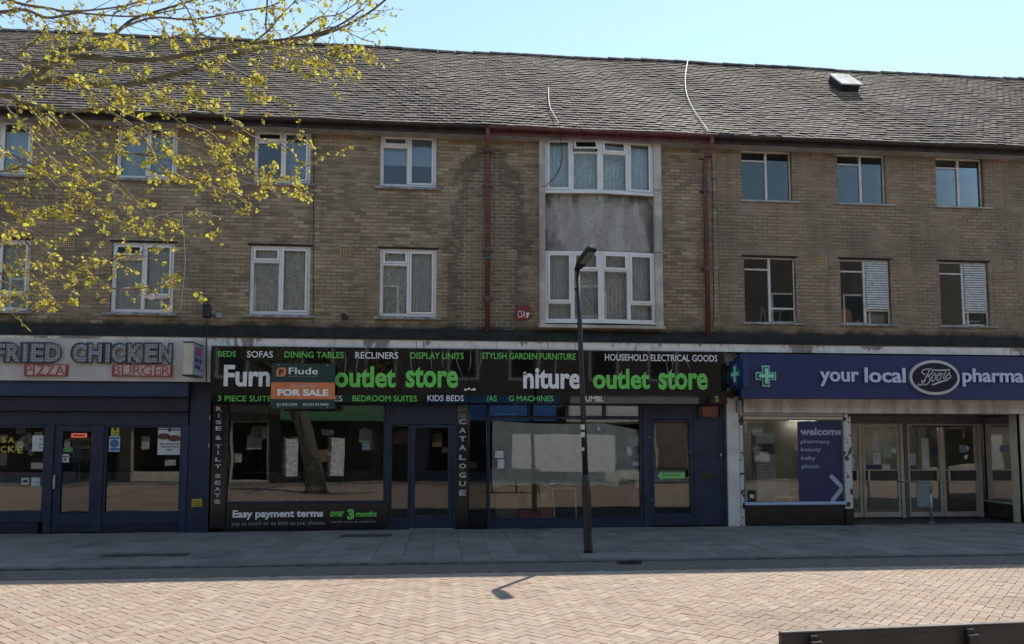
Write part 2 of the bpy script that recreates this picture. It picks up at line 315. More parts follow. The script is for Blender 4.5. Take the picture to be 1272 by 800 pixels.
# ------------------------------------------------------------------ mesh helpers
class MB:
    def __init__(s): s.v = []; s.f = []; s.r = []; s.smooth = False
    def add(s, vs, fs, rnd=0.0):
        b = len(s.v); s.v += [tuple(p) for p in vs]; s.f += [tuple(i + b for i in f) for f in fs]; s.r += [rnd] * len(fs); return s
    def box(s, x0, x1, y0, y1, z0, z1, rnd=0.0, back=True):
        fs = [(0, 1, 5, 4), (4, 5, 7, 6), (2, 3, 1, 0), (0, 4, 6, 2), (5, 1, 3, 7)]
        if back: fs.append((3, 2, 6, 7))
        v = [(x0, y0, z0), (x1, y0, z0), (x0, y1, z0), (x1, y1, z0), (x0, y0, z1), (x1, y0, z1), (x0, y1, z1), (x1, y1, z1)]
        return s.add(v, fs, rnd)
    def ring(s, x0, x1, z0, z1, wd, y0, y1, wt=None, wb=None):
        wt = wd if wt is None else wt; wb = wd if wb is None else wb
        s.box(x0, x0 + wd, y0, y1, z0, z1); s.box(x1 - wd, x1, y0, y1, z0, z1)
        s.box(x0 + wd, x1 - wd, y0, y1, z1 - wt, z1); s.box(x0 + wd, x1 - wd, y0, y1, z0, z0 + wb); return s
    def quad(s, a, b, c, d, rnd=0.0): return s.add([a, b, c, d], [(0, 1, 2, 3)], rnd)
    def prism(s, pts, y0, y1):
        """polygon given in (x,z), extruded from y0 to y1"""
        n = len(pts); v = [(p[0], y0, p[1]) for p in pts] + [(p[0], y1, p[1]) for p in pts]
        return s.add(v, [tuple(range(n)), tuple(reversed(range(n, 2 * n)))] + [(i, i + n, (i + 1) % n + n, (i + 1) % n) for i in range(n)])
    def tube(s, pts, rads, n=6, cap=True):
        pts = [Vector(p) for p in pts]
        if not hasattr(rads, '__len__'): rads = [rads] * len(pts)
        ref = Vector((0, 0, 1)) if abs((pts[-1] - pts[0]).normalized().z) < .9 else Vector((0, 1, 0))
        vs = []
        for i, p in enumerate(pts):
            d = (pts[min(i + 1, len(pts) - 1)] - pts[max(i - 1, 0)]).normalized()
            a = d.cross(ref).normalized(); b = d.cross(a)
            for k in range(n):
                t = 2 * math.pi * k / n; vs.append(p + (a * math.cos(t) + b * math.sin(t)) * rads[i])
        fs = [(i * n + k, i * n + (k + 1) % n, (i + 1) * n + (k + 1) % n, (i + 1) * n + k) for i in range(len(pts) - 1) for k in range(n)]
        if cap: fs += [tuple(reversed(range(n))), tuple(range((len(pts) - 1) * n, len(pts) * n))]
        return s.add(vs, fs)
    def ball(s, c, r, n=10, m=6, sq=(1, 1, 1)):
        vs = []; fs = []
        for i in range(m + 1):
            for k in range(n):
                a = math.pi * i / m; t = 2 * math.pi * k / n
                vs.append((c[0] + r * sq[0] * math.sin(a) * math.cos(t), c[1] + r * sq[1] * math.sin(a) * math.sin(t), c[2] + r * sq[2] * math.cos(a)))
        for i in range(m):
            for k in range(n): fs.append((i * n + k, (i + 1) * n + k, (i + 1) * n + (k + 1) % n, i * n + (k + 1) % n))
        return s.add(vs, fs)
    def ell(s, cx, cz, rx, rz, y0, y1, n=40): return s.prism([(cx + rx * math.cos(-2 * math.pi * i / n), cz + rz * math.sin(-2 * math.pi * i / n)) for i in range(n)][::-1], y0, y1)
    def map(s, fn): s.v = [fn(*p) for p in s.v]; return s
    def build(s, name, m, parent=None, label=None, cat=None, group=None, kind=None, bevel=0, smooth=None, rnd=False):
        me = bpy.data.meshes.new(name); off = base(parent)
        me.from_pydata([(a - off[0], b - off[1], c - off[2]) for a, b, c in s.v], [], s.f)
        if smooth or s.smooth: me.polygons.foreach_set('use_smooth', [True] * len(me.polygons))
        if rnd:
            at_ = me.attributes.new('rnd', 'FLOAT', 'FACE'); at_.data.foreach_set('value', s.r)
        me.materials.append(m if not isinstance(m, str) else M[m]); me.update()
        return link(bpy.data.objects.new(name, me), parent, label, cat, group, kind, bevel)
def base(p):
    o = Vector((0, 0, 0))
    while p is not None: o += Vector(p.location); p = p.parent
    return o
def link(o, parent=None, label=None, cat=None, group=None, kind=None, bevel=0):
    COL.objects.link(o)
    if parent is not None: o.parent = parent
    if label: o['label'] = label
    if cat: o['category'] = cat
    if group: o['group'] = group
    if kind: o['kind'] = kind
    if bevel:
        b = o.modifiers.new('bevel', 'BEVEL'); b.width = bevel; b.segments = 1; b.limit_method = 'ANGLE'
    return o
def thing(name, label, cat, loc, group=None):
    o = bpy.data.objects.new(name, None); o.location = loc; o.empty_display_size = .2; return link(o, None, label, cat, group)
def bx(x0, x1, y0, y1, z0, z1): return MB().box(x0, x1, y0, y1, z0, z1)

_cache = {}
def glyphs(txt, bold, space=1.0):
    k = (txt, bold, space)
    if k in _cache: return _cache[k]
    c = bpy.data.curves.new('t', 'FONT'); c.body = txt; c.offset = bold; c.resolution_u = 3; c.space_character = space; c.align_x = 'CENTER' if '\n' in txt else 'LEFT'
    o = bpy.data.objects.new('t', c); me = bpy.data.meshes.new_from_object(o)
    vs = [tuple(v.co) for v in me.vertices]; fs = [tuple(p.vertices) for p in me.polygons]
    bpy.data.objects.remove(o); bpy.data.curves.remove(c); bpy.data.meshes.remove(me)
    _cache[k] = (vs, fs); return vs, fs
def text(txt, rect, Y, m, parent, bold=.0, depth=.004, name='lettering', label=None, slant=0, space=1.0, flip=None, kind=None):
    """lettering fitted to rect=(x0,x1,z0,z1) on plane Y, facing -Y; one mesh per word; thickness = depth"""
    vs, fs = glyphs(txt, bold, space); x0, x1, z0, z1 = rect
    ax = min(v[0] for v in vs); bx_ = max(v[0] for v in vs); ay = min(v[1] for v in vs); by = max(v[1] for v in vs)
    sx = (x1 - x0) / (bx_ - ax); sz = (z1 - z0) / (by - ay)
    iv = sorted((min(vs[i][0] for i in f), max(vs[i][0] for i in f)) for f in fs); cuts = []; hi = iv[0][1]
    words = txt.split()
    if len(words) > 1:
        gaps = []
        for a, b in iv[1:]:
            if a > hi: gaps.append((a - hi, (a + hi) / 2))
            hi = max(hi, b)
        cuts = sorted(g_[1] for g_ in sorted(gaps, reverse=True)[:len(words) - 1])
    res = None
    for wi in range(len(cuts) + 1):
        lo_c = cuts[wi - 1] if wi else -1e9; hi_c = cuts[wi] if wi < len(cuts) else 1e9
        ff = [f for f in fs if lo_c < sum(vs[i][0] for i in f) / len(f) < hi_c]
        idx = {}; V0 = []
        for f in ff:
            for i in f:
                if i not in idx: idx[i] = len(V0); v = vs[i]; V0.append((x0 + (v[0] - ax) * sx, z0 + (v[1] - ay) * sz))
        ff = [tuple(idx[i] for i in f) for f in ff]
        n = len(V0); mb = MB(); V = [(p[0], Y - depth, p[1]) for p in V0] + [(p[0], Y, p[1]) for p in V0]; ec = set()
        for f in ff:
            for i in range(len(f)): ec.add((f[i], f[(i + 1) % len(f)]))
        mb.add(V, ff + [(b, a, a + n, b + n) for (a, b) in ec if (b, a) not in ec])
        lb_ = label.replace(txt, words[wi]) if label and len(words) > 1 and len(cuts) + 1 == len(words) else label
        o = mb.build(name, m, parent, label=lb_, kind=kind); res = res or o
    return res
def textpx(txt, u0, v0, u1, v1, Y, m, parent, **k): return text(txt, R(u0, v0, u1, v1, Y), Y, m, parent, **k)

# ------------------------------------------------------------------ the ground
Y_KERB = -4.18
road_z = -.035
xa, xb = -70, 80
MB().quad((-400, -400, -.12), (400, -400, -.12), (400, 400, -.12), (-400, 400, -.12)).build('ground', 'paverflat', kind='structure')
PVX0, PVX1 = -11.0, 14.0
mb = MB()
for a, b, c, d in ((xa, PVX0, -26, Y_KERB), (PVX1, xb, -26, Y_KERB), (PVX0, PVX1, -26, -15.6)): mb.quad((a, c, road_z), (b, c, road_z), (b, d, road_z), (a, d, road_z))
mb.build('distant_road', 'paverflat', kind='structure')
road = MB().quad((PVX0, -15.6, road_z - .008), (PVX1, -15.6, road_z - .008), (PVX1, Y_KERB, road_z - .008), (PVX0, Y_KERB, road_z - .008)).build('road', 'joint', kind='structure')
pavement = MB().box(xa, xb, Y_KERB + .13, 1.6, -.11, -.012).build('pavement', 'slabbed', kind='structure')
# slabs
cells = []
SW, SL = .45, .672
for row in range(6):
    ya = Y_KERB + .135 + row * SL
    x = -12.3
    while x < 15.5:
        cells.append((x, ya)); x += SW
cells.sort(key=lambda c: (abs(c[0] - 1) > 11.6) * 10 + (c[0] - 1) ** 2 * .02 + (c[1] + 15) * .01)
smesh = None
stuff = MB()
def slab_box(w_, l_): return MB().box(.003, w_ - .003, .003, l_ - .003, -.05, 0)
for i, (x, y) in enumerate(cells):
    dz = random.uniform(-.004, .003)
    if i < 290:
        if smesh is None:
            o = slab_box(SW, SL).build('paving_slab', 'slab', pavement, bevel=0); smesh = o.data; o.location = (x, y, dz)
        else:
            o = link(bpy.data.objects.new('paving_slab', smesh), pavement); o.location = (x, y, dz)
        o.rotation_euler = (random.uniform(-.004, .004), random.uniform(-.006, .006), 0)
    else: stuff.box(x + .003, x + SW - .003, y + .003, y + SL - .003, -.05, dz, random.random())
x = -12.3
for x in np.arange(-60, 60, .6):     # beyond the frame the slabs are wider apart from view
    if -12.9 < x < 15.0: continue
    stuff.box(x + .003, x + .597, Y_KERB + .14, -.04, -.05, 0, random.random())
stuff.build('slab_field', 'slab', pavement, kind='stuff', rnd=True)
kerbs = MB(); kroot = None
x = -12.6
while x < 15:
    mbk = MB().box(x + .003, x + .912, Y_KERB, Y_KERB + .128, -.12, random.uniform(-.002, .003))
    mbk.build('kerb_stone', 'kerb', pavement, bevel=.008); x += .915
for a, b in ((-60, -12.6), (15.3, 60)): kerbs.box(a, b, Y_KERB, Y_KERB + .128, -.12, 0)
kerbs.build('kerb_run', 'kerb', pavement, kind='stuff')
MB().box(-60, 60, Y_KERB - .74, Y_KERB + .01, road_z - .03, road_z + .006).build('painted_road_shade', 'road_shade', None, kind='structure')  # added dark strip: painted shade over the paving within the eave shadow
# drain grate and manhole covers in the pavement
gx0, gy0 = 2.58, -4.53
g_ = thing('drain_grate', 'dark iron drain grate in the road gutter beside the lamp post', 'drain', (gx0, gy0, road_z))
MB().ring(0, .34, 0, .20, .03, 0, .02).map(lambda x, y, z: (gx0 + x, gy0 + .10 + z, road_z + .008 + y)).build('frame', 'iron', g_)
for i in range(5): bx(gx0 + .045 + i * .055, gx0 + .07 + i * .055, gy0 + .13, gy0 + .27, road_z, road_z + .022).build('bar', 'iron', g_)
for (x_, y_, w_, l_, lab) in ((-5.25, -3.2, 1.3, .26, 'long dark inspection cover in the pavement below the poster window'), (-1.9, -1.1, .95, .36, 'dark inspection cover in the pavement in front of the glossy black pier')):
    t_ = thing('inspection_cover', lab, 'cover', (x_, y_, 0))
    bx(x_, x_ + w_, y_, y_ + l_, -.02, .009).build('frame', 'slabbed', t_, bevel=.002)
    bx(x_ + .03, x_ + w_ - .03, y_ + .03, y_ + l_ - .03, .009, .013).build('plate', 'slabbed', t_)

# herringbone pavers at 45 degrees
PL, PW = .2, .1
def herring():
    out = []
    n = 130
    for i in range(-n, n):
        for j in range(-n, n):
            # basket of an L-shaped pair: repeat vectors (PW,PW) along the diagonal, (2PL.. ) sideways
            x = i * PW + j * 2 * PL; y = i * PW
            out.append((x, y, 0)); out.append((x + PL, y - PW + PW * 1, 1))
    return out
def herring_cells():
    res = []
    c, s = math.cos(rad(45)), math.sin(rad(45))
    ox, oy = 1.0, -9.0
    for i in range(-160, 160):
        for j in range(-70, 70):
            hx, hy = i * PW + j * 2 * PL, i * PW           # horizontal brick: hx..hx+PL, hy..hy+PW
            vx, vy = hx + PL, hy                            # vertical brick: vx..vx+PW, vy..vy+PL
            for (bx0, by0, lx, ly) in ((hx, hy, PL, PW), (vx - 0, vy - PW + 0, PW, PL)):
                cx, cy = bx0 + lx / 2, by0 + ly / 2
                wx, wy = ox + cx * c - cy * s, oy + cx * s + cy * c
                if PVX0 + .1 < wx < PVX1 - .1 and -15.45 < wy < Y_KERB - .66: res.append((wx, wy, 0 if lx > ly else 1))
    return res
pc = herring_cells()
def project(x, y, z):
    d = Vector((x, y, z)) - CAM; dep = d.dot(FWD)
    if dep <= .1: return None
    return PX + F_PX * d.dot(RGT) / dep, PY - F_PX * d.dot(UPV) / dep, dep
def seen(x, y, z, m=6):
    q = project(x, y, z); return q is not None and -m < q[0] < 1272 + m and -m < q[1] < 800 + m
pc.sort(key=lambda c: (0 if seen(c[0], c[1], 0) and not (project(c[0], c[1], 0)[0] > 965 and project(c[0], c[1], 0)[1] > 778) else 1, (c[0]) ** 2 * .3 + (c[1] + 15.2) ** 2))
fieldmb = MB(); pm = None
def paver_shape(L_, W_):
    g = .0028; b = .003
    x, y = L_ / 2 - g, W_ / 2 - g
    v = [(-x, -y, -.02), (x, -y, -.02), (x, y, -.02), (-x, y, -.02), (-x, -y, -b), (x, -y, -b), (x, y, -b), (-x, y, -b), (-x + b, -y + b, 0), (x - b, -y + b, 0), (x - b, y - b, 0), (-x + b, y - b, 0)]
    f = [(0, 1, 5, 4), (1, 2, 6, 5), (2, 3, 7, 6), (3, 0, 4, 7), (4, 5, 9, 8), (5, 6, 10, 9), (6, 7, 11, 10), (7, 4, 8, 11), (8, 9, 10, 11)]
    return v, f
pv, pf = paver_shape(PL, PW)
for i, (x, y, o_) in enumerate(pc):
    ang = rad(45 + 90 * o_ + random.uniform(-.7, .7)); dz = road_z + random.uniform(-.0025, .0025); tx, ty = random.uniform(-.012, .012), random.uniform(-.012, .012)
    if i < 300:
        if pm is None: o = MB().add(pv, pf).build('paver', 'paver', road); pm = o.data
        else: o = link(bpy.data.objects.new('paver', pm), road)
        o.location = (x, y, dz); o.rotation_euler = (tx, ty, ang)
    else:
        c, s = math.cos(ang), math.sin(ang)
        fieldmb.add([(x + a * c - b * s, y + a * s + b * c, dz + z + a * ty + b * tx) for a, b, z in pv], pf, random.random())
fieldmb.build('paver_field', 'paver', road, kind='stuff', rnd=True)
#@@PART2
# ------------------------------------------------------------------ the terrace building
BX0, BX1 = -13.5, 18.0
terrace = thing('terrace_building', 'three storey brown brick terrace with tiled roof above the row of shops', 'building', (0, 0, 0))
Z_WALLTOP = at(600, 167)[1]; Z_BANDTOP = at(600, 158)[1]
Z_WB = Z_LEDGE - .06
UP_T, UP_B = at(507, 166)[1], at(507, 232.3)[1]
LO_T, LO_B = at(507, 308.3)[1], at(507, 393.3)[1]
def wr(u0, u1, v0, v1): return R(u0, v0, u1, v1, 0.0)
WINS = []   # (key, kind, rect)
for nm, u0, u1 in (('a', -42, 40), ('b', 144, 220), ('c', 315, 386), ('d', 472, 542.5)):
    x0, x1 = at(u0, 195)[0], at(u1, 195)[0]; WINS.append((nm + '_up', 'pvc', (x0, x1, UP_B, UP_T)))
for nm, u0, u1 in (('a', -45, 36), ('b', 137.5, 215.5), ('c', 309.5, 385), ('d', 471.2, 542.5)):
    x0, x1 = at(u0, 350)[0], at(u1, 350)[0]; WINS.append((nm + '_lo', 'pvc', (x0, x1, LO_B, LO_T)))
for nm, u0, u1 in (('f', 921.3, 983.5), ('g', 1040, 1100), ('h', 1162.5, 1221)):
    um = (u0 + u1) / 2; WINS.append((nm + '_up', 'steel', (at(u0, 217)[0], at(u1, 217)[0], at(1070, 253)[1], at(1070, 191)[1])))
for nm, u0, u1 in (('f', 925, 989), ('g', 1044.3, 1106.5), ('h', 1167.7, 1228.5)):
    WINS.append((nm + '_lo', 'steel', (at(u0, 362)[0], at(u1, 362)[0], at(1075, 403)[1], at(1075, 321.5)[1])))
BAY = (at(669.2, 290)[0], at(820, 290)[0], at(745, 404.5, -.1)[1], Z_WALLTOP + .002)
OPEN = [w_[2] for w_ in WINS] + [BAY]
def cells_minus(x0, x1, z0, z1, openings):
    xs = sorted({x0, x1} | {o for r in openings for o in r[:2] if x0 < o < x1}); zs = sorted({z0, z1} | {o for r in openings for o in r[2:] if z0 < o < z1})
    for a, b in zip(xs, xs[1:]):
        for c, d in zip(zs, zs[1:]):
            mx_, mz_ = (a + b) / 2, (c + d) / 2
            if not any(r[0] < mx_ < r[1] and r[2] < mz_ < r[3] for r in openings): yield a, b, c, d
wl = MB()
for a, b, c, d in cells_minus(BX0, BX1, Z_WB, Z_WALLTOP, OPEN): wl.quad((a, .0015, c), (b, .0015, c), (b, .0015, d), (a, .0015, d))
for (a, b, c, d) in OPEN:
    wl.quad((a, .0015, c), (a, .0015, d), (a, .30, d), (a, .30, c)); wl.quad((b, .0015, d), (b, .0015, c), (b, .30, c), (b, .30, d))
    wl.quad((a, .0015, d), (b, .0015, d), (b, .30, d), (a, .30, d)); wl.quad((a, .30, c), (b, .30, c), (b, .0015, c), (a, .0015, c))
wall = wl.build('wall', 'mortar', terrace)
# bricks
BL, BH, CH, BW = .215, .0645, .0755, .2265
cand = []
ncourse = int((Z_WALLTOP - Z_WB) / CH) + 1
for k in range(ncourse):
    z0 = Z_WALLTOP - (k + 1) * CH + .006; z1 = z0 + BH
    if z0 < Z_WB - .02: z0 = Z_WB
    if z1 - z0 < .01: continue
    x = BX0 - (BW / 2 if k % 2 else 0); cov = [r for r in OPEN if r[2] < z1 - .008 and r[3] > z0 + .008]
    while x < BX1:
        segs = [(x, x + BL)]
        zz0, zz1 = z0, z1
        for r in cov:
            ns = []
            for a, b in segs:
                if b <= r[0] or a >= r[1]: ns.append((a, b)); continue
                if a < r[0] - .03: ns.append((a, r[0]))
                if b > r[1] + .03: ns.append((r[1], b))
                # remainder above or below the opening
                if z1 > r[3] + .015 and r[3] > z0: cand.append((max(a, r[0]), min(b, r[1]), r[3], z1, False))
                elif z0 < r[2] - .015 and r[2] < z1: cand.append((max(a, r[0]), min(b, r[1]), z0, r[2], False))
            segs = ns
        for a, b in segs:
            if X_JOINT - .012 < b and a < X_JOINT + .012:
                if a < X_JOINT - .05: cand.append((a, X_JOINT - .008, zz0, zz1, False))
                if b > X_JOINT + .05: cand.append((X_JOINT + .008, b, zz0, zz1, False))
                continue
            if b - a > .025: cand.append((a, b, zz0, zz1, abs(b - a - BL) < .001 and abs(z1 - z0 - BH) < .001))
        x += BW
cand.sort(key=lambda c: 0 if False else ((not c[4]), (c[0] - .2) ** 2 + (c[2] - 3.8) ** 2 * 1.0))
bm_ = None; bf = MB()
def brick_shape(L_, H_):
    b = .005
    v = [(0, .012, 0), (L_, .012, 0), (L_, .012, H_), (0, .012, H_), (0, -.002, 0), (L_, -.002, 0), (L_, -.002, H_), (0, -.002, H_), (b, -.006, b), (L_ - b, -.006, b), (L_ - b, -.006, H_ - b), (b, -.006, H_ - b)]
    f = [(0, 1, 5, 4), (1, 2, 6, 5), (2, 3, 7, 6), (3, 0, 4, 7), (4, 5, 9, 8), (5, 6, 10, 9), (6, 7, 11, 10), (7, 4, 8, 11), (8, 9, 10, 11)]
    return v, f
def inview(a, z): return seen(a, 0, z, 20)
nb = 0
for (a, b, c, d, full) in cand:
    dy = random.uniform(-.0035, .0025); dx_ = random.uniform(-.0025, .0025)
    if full and nb < 300 and inview(a, c):
        if bm_ is None: o = MB().add(*brick_shape(BL, BH)).build('brick', 'brick', wall); bm_ = o.data
        else: o = link(bpy.data.objects.new('brick', bm_), wall)
        o.location = (a + dx_, dy, c); nb += 1
    else:
        v, f = brick_shape(b - a, d - c); bf.add([(a + x + (dx_ if full else 0), y + dy, c + z) for x, y, z in v], f, random.random())
bf.build('brick_field', 'brick', wall, kind='stuff', rnd=True)
# concrete band under the eaves, back wall, ends, floors
MB().box(BX0, BX1, -.02, .30, Z_WALLTOP + .001, Z_BANDTOP).build('concrete_band', 'concrete', terrace)
D_B = 7.6
sh = MB()
sh.box(BX0, BX1, D_B, D_B + .3, 0, Z_BANDTOP); sh.box(BX0 - .3, BX0, -.0, D_B + .3, 0, Z_BANDTOP); sh.box(BX1, BX1 + .3, -.0, D_B + .3, 0, Z_BANDTOP)
sh.build('rear_wall', 'mortar', terrace)
rm = MB()
rm.box(BX0, BX1, .32, D_B, Z_WB - .25, Z_WB); rm.box(BX0, BX1, .32, D_B, (LO_T + UP_B) / 2 - .1, (LO_T + UP_B) / 2 + .1); rm.box(BX0, BX1, .32, D_B, Z_BANDTOP - .12, Z_BANDTOP)
rm.box(BX0, BX1, 3.6, 3.7, 0, Z_BANDTOP - .13)
for u in (90, 262, 428, 600, 870, 1010, 1132): 
    x = at(u, 300)[0]; rm.box(x, x + .1, .32, 3.6, Z_WB, Z_BANDTOP - .13)
rm.build('interior_wall', 'room', terrace)
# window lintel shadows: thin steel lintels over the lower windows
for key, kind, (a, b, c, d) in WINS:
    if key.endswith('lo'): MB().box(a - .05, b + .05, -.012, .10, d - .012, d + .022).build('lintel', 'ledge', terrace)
FY0, FY1 = .045, .115
def pvc_window(rect, style, parent, vent_open=False):
    a, b, c, d = rect; fw = .06
    W_, H_ = b - a, d - c
    mid = a + W_ * .50; m = MB().ring(a, b, c, d, fw, FY0, FY1).box(mid - .022, mid + .022, FY0, FY1, c + fw, d - fw)
    win = m.build('window', 'pvc', parent, bevel=.006)
    lights = []
    zt = d - H_ * .235
    left = (a + fw, mid - .022); right = (mid + .022, b - fw)
    tr = MB().box(left[0], left[1], FY0, FY1, zt - .02, zt + .02)
    lights.append((left[0], left[1], zt + .02, d - fw, True, vent_open)); lights.append((left[0], left[1], c + fw, zt - .02, False, False))
    if style == 'low':
        zb = c + H_ * .23; tr.box(right[0], right[1], FY0, FY1, zb - .02, zb + .02)
        lights.append((right[0], right[1], zb + .02, d - fw, True, False)); lights.append((right[0], right[1], c + fw, zb - .02, False, False))
    else: lights.append((right[0], right[1], c + fw, d - fw, True, False))
    tr.build('transom', 'pvc', win, bevel=.004)
    for (x0, x1, z0, z1, sash, opn) in lights:
        sw = .042 if sash else .012
        y = FY0 - .012 if sash else FY0 + .01
        if opn:
            tilt = rad(24); hz = z1
            def fn(x, yy, z): dz = z - hz; dy = yy - y; return (x, y + dz * math.sin(tilt) * 1.0 + dy * math.cos(tilt), hz + dz * math.cos(tilt) - dy * math.sin(tilt))
        else: fn = lambda x, yy, z: (x, yy, z)
        s_ = MB().ring(x0 + .003, x1 - .003, z0 + .003, z1 - .003, sw, y, y + .05).map(fn)
        if opn: s_.map(lambda x, yy, z: (x, yy, z))
        s_.build('opening_light' if sash else 'glazing_bead', 'pvc', win, bevel=.004)
        MB().box(x0 + sw, x1 - sw, y + .03, y + .034, z0 + sw, z1 - sw).map(fn).build('pane', 'glass', win)
    MB().box(a - .10, b + .10, -.07, .05, c - .055, c - .002).map(lambda x, y, z: (x, y, z - (.012 if y < 0 else 0))).build('sill', 'sill', win, bevel=.004)
    return win
#
for key, kind, rect in WINS:
    if kind != 'pvc': continue
    pvc_window(rect, 'low' if key in ('a_lo', 'b_lo') else 'std', terrace, vent_open=(key in ('b_lo', 'b_up')))
def steel_window(rect, parent, lower, louvre):
    a, b, c, d = rect; fw = .028; W_, H_ = b - a, d - c; y0, y1 = .07, .11
    mid = a + W_ * .505; zt = d - H_ * (.205 if not lower else .19)
    win = MB().ring(a, b, c, d, fw, y0, y1, wt=.045).box(mid - .028, mid + .028, y0 - .01, y1, c + fw, d - .045).build('window', 'steel_white', parent, bevel=.003)
    MB().box(a + fw, mid - .028, y0, y1, zt - .016, zt + .016).build('transom', 'steel_white', win)
    P_ = [(a + fw, mid - .028, zt + .016, d - .045), (a + fw, mid - .028, c + fw, zt - .016)]
    if lower:
        zb = c + H_ * .225; MB().box(mid + .028, b - fw, y0, y1, zb - .02, zb + .02).build('transom', 'steel_white', win)
        P_ += [(mid + .028, b - fw, zb + .02, d - .045), (mid + .028, b - fw, c + fw, zb - .02)]
    else: P_ += [(mid + .028, b - fw, c + fw, d - .045)]
    for (x0, x1, z0, z1) in P_: MB().box(x0, x1, y0 + .018, y0 + .022, z0, z1).build('pane', 'glass', win)
    if louvre:
        x0, x1, z0, z1 = mid + .03, b - fw - .002, c + H_ * .225 + .022, d - .047
        n = 20; hh = (z1 - z0) / n
        for i in range(n):
            z = z0 + i * hh
            MB().add([(x0, .052, z + hh * .12), (x1, .052, z + hh * .12), (x1, .030, z + hh * .02), (x0, .030, z + hh * .02), (x0, .066, z + hh * .98), (x1, .066, z + hh * .98), (x1, .044, z + hh * .80), (x0, .044, z + hh * .80)],
                     [(0, 3, 2, 1), (4, 5, 6, 7), (3, 7, 6, 2), (0, 1, 5, 4), (0, 4, 7, 3), (1, 2, 6, 5)]).build('louvre_slat', 'steel_white', win)
    MB().box(a - .06, b + .16, -.05, .07, c - .04, c - .002).build('sill', 'sill' if lower else 'concrete', win, bevel=.004)
    MB().box(a - .0, a + .004, .012, .07, c, d).build('reveal_trim', 'tileblack', win)
for key, kind, rect in WINS:
    if kind == 'steel': steel_window(rect, terrace, key.endswith('lo'), key in ('g_lo', 'h_lo'))

# the bay: concrete surround, grey panel, two shallow pointed windows
bay = BAY; xm = (bay[0] + bay[1]) / 2
p0 = at(677, 290, -.1)[0]; p1 = at(812.5, 290, -.1)[0]
YB = -.10
prow = lambda x, y, z: (x, y - .09 * (1 - abs(x - (p0 + p1) / 2) / ((p1 - p0) / 2)), z)
zs_ = [bay[2], at(670, 311, YB)[1], at(670, 233, YB)[1], bay[3] + .02]
for s0, s1 in ((bay[0], p0), (p1, bay[1])):
    for k in range(3): MB().box(s0, s1, YB - .06, .3, zs_[k] + .004, zs_[k + 1] - .004 if k < 2 else zs_[k + 1]).build('bay_pilaster', 'bayframe', terrace, bevel=.006)
MB().box(bay[0] - .02, bay[1] + .02, YB - .11, .3, bay[2] - .07, bay[2] + .0).build('bay_sill', 'bayframe', terrace, bevel=.006)
zp1, zp0 = at(745, 241, YB)[1], at(745, 311.5, YB)[1]
pm_ = MB()
for q0, q1 in ((p0, (p0 + p1) / 2), ((p0 + p1) / 2, p1)):
    pm_.box(q0, q1, -.03, .02, zp0, zp1)
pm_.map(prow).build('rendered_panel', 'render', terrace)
xc = (p0 + p1) / 2
MB().box(xc - .03, xc + .03, -.06, -.0, zp1 - .17, zp1 - .03).map(prow).build('panel_joint', 'concrete', terrace)
def bay_window(z0, z1, upper):
    win_m = MB(); fw = .055; W_ = (p1 - p0)
    win_m.ring(p0, xc - .001, z0, z1, fw, YB, YB + .07); win_m.ring(xc + .001, p1, z0, z1, fw, YB, YB + .07)
    xl = p0 + W_ * .245; xr = p1 - W_ * .245
    for x in (xl, xr): win_m.box(x - .028, x + .028, YB, YB + .07, z0 + fw, z1 - fw)
    MBX = MB()
    win = win_m.map(prow).build('window', 'pvc', terrace, bevel=.005)
    L_ = []
    H_ = z1 - z0
    spans = [(p0 + fw, xl - .028), (xl + .028, xc - fw), (xc + fw, xr - .028), (xr + .028, p1 - fw)]
    for i, (a, b) in enumerate(spans):
        if i in (1, 2):
            zt = z1 - H_ * .27; L_.append((a, b, zt + .015, z1 - fw, True)); L_.append((a, b, z0 + fw, zt - .015, False)); MB().box(a, b, YB, YB + .07, zt - .015, zt + .015).map(prow).build('transom', 'pvc', win)
        elif not upper:
            zb = z0 + H_ * .27; L_.append((a, b, zb + .015, z1 - fw, True)); L_.append((a, b, z0 + fw, zb - .015, False)); MB().box(a, b, YB, YB + .07, zb - .015, zb + .015).map(prow).build('transom', 'pvc', win)
        else: L_.append((a, b, z0 + fw, z1 - fw, True))
    for j, (a, b, c, d, sash) in enumerate(L_):
        sw = .045 if sash else .012; y = YB - .014 if sash else YB + .01
        opn = upper and j == 1
        if opn:
            hz = d
            fn = lambda x, yy, z: prow(x, YB - .02 + (z - hz) * .42 + (yy - y) * .9, hz + (z - hz) * .9)
        else: fn = prow
        MB().ring(a + .002, b - .002, c + .002, d - .002, sw, y, y + .05).map(fn).build('opening_light' if sash else 'glazing_bead', 'pvc', win, bevel=.003)
        MB().box(a + sw, b - sw, y + .03, y + .034, c + sw, d - sw).map(fn).build('pane', 'glass', win)
    MB().box(p0, xc, YB - .05, YB + .02, z0 - .03, z0 - .002).box(xc, p1, YB - .05, YB + .02, z0 - .03, z0 - .002).map(prow).build('sill', 'pvc', win)
zu1, zu0 = at(745, 171.5, YB - .08)[1], at(745, 239, YB - .08)[1]
zl1, zl0 = at(745, 311.8, YB - .08)[1], at(745, 400, YB - .08)[1]
bay_window(zu0, zu1, True); bay_window(zl0, zl1, False)
MB().box(bay[0], bay[1], YB - .04, .3, zu1 + .002, bay[3] + .02).build('bay_head', 'bayframe', terrace)

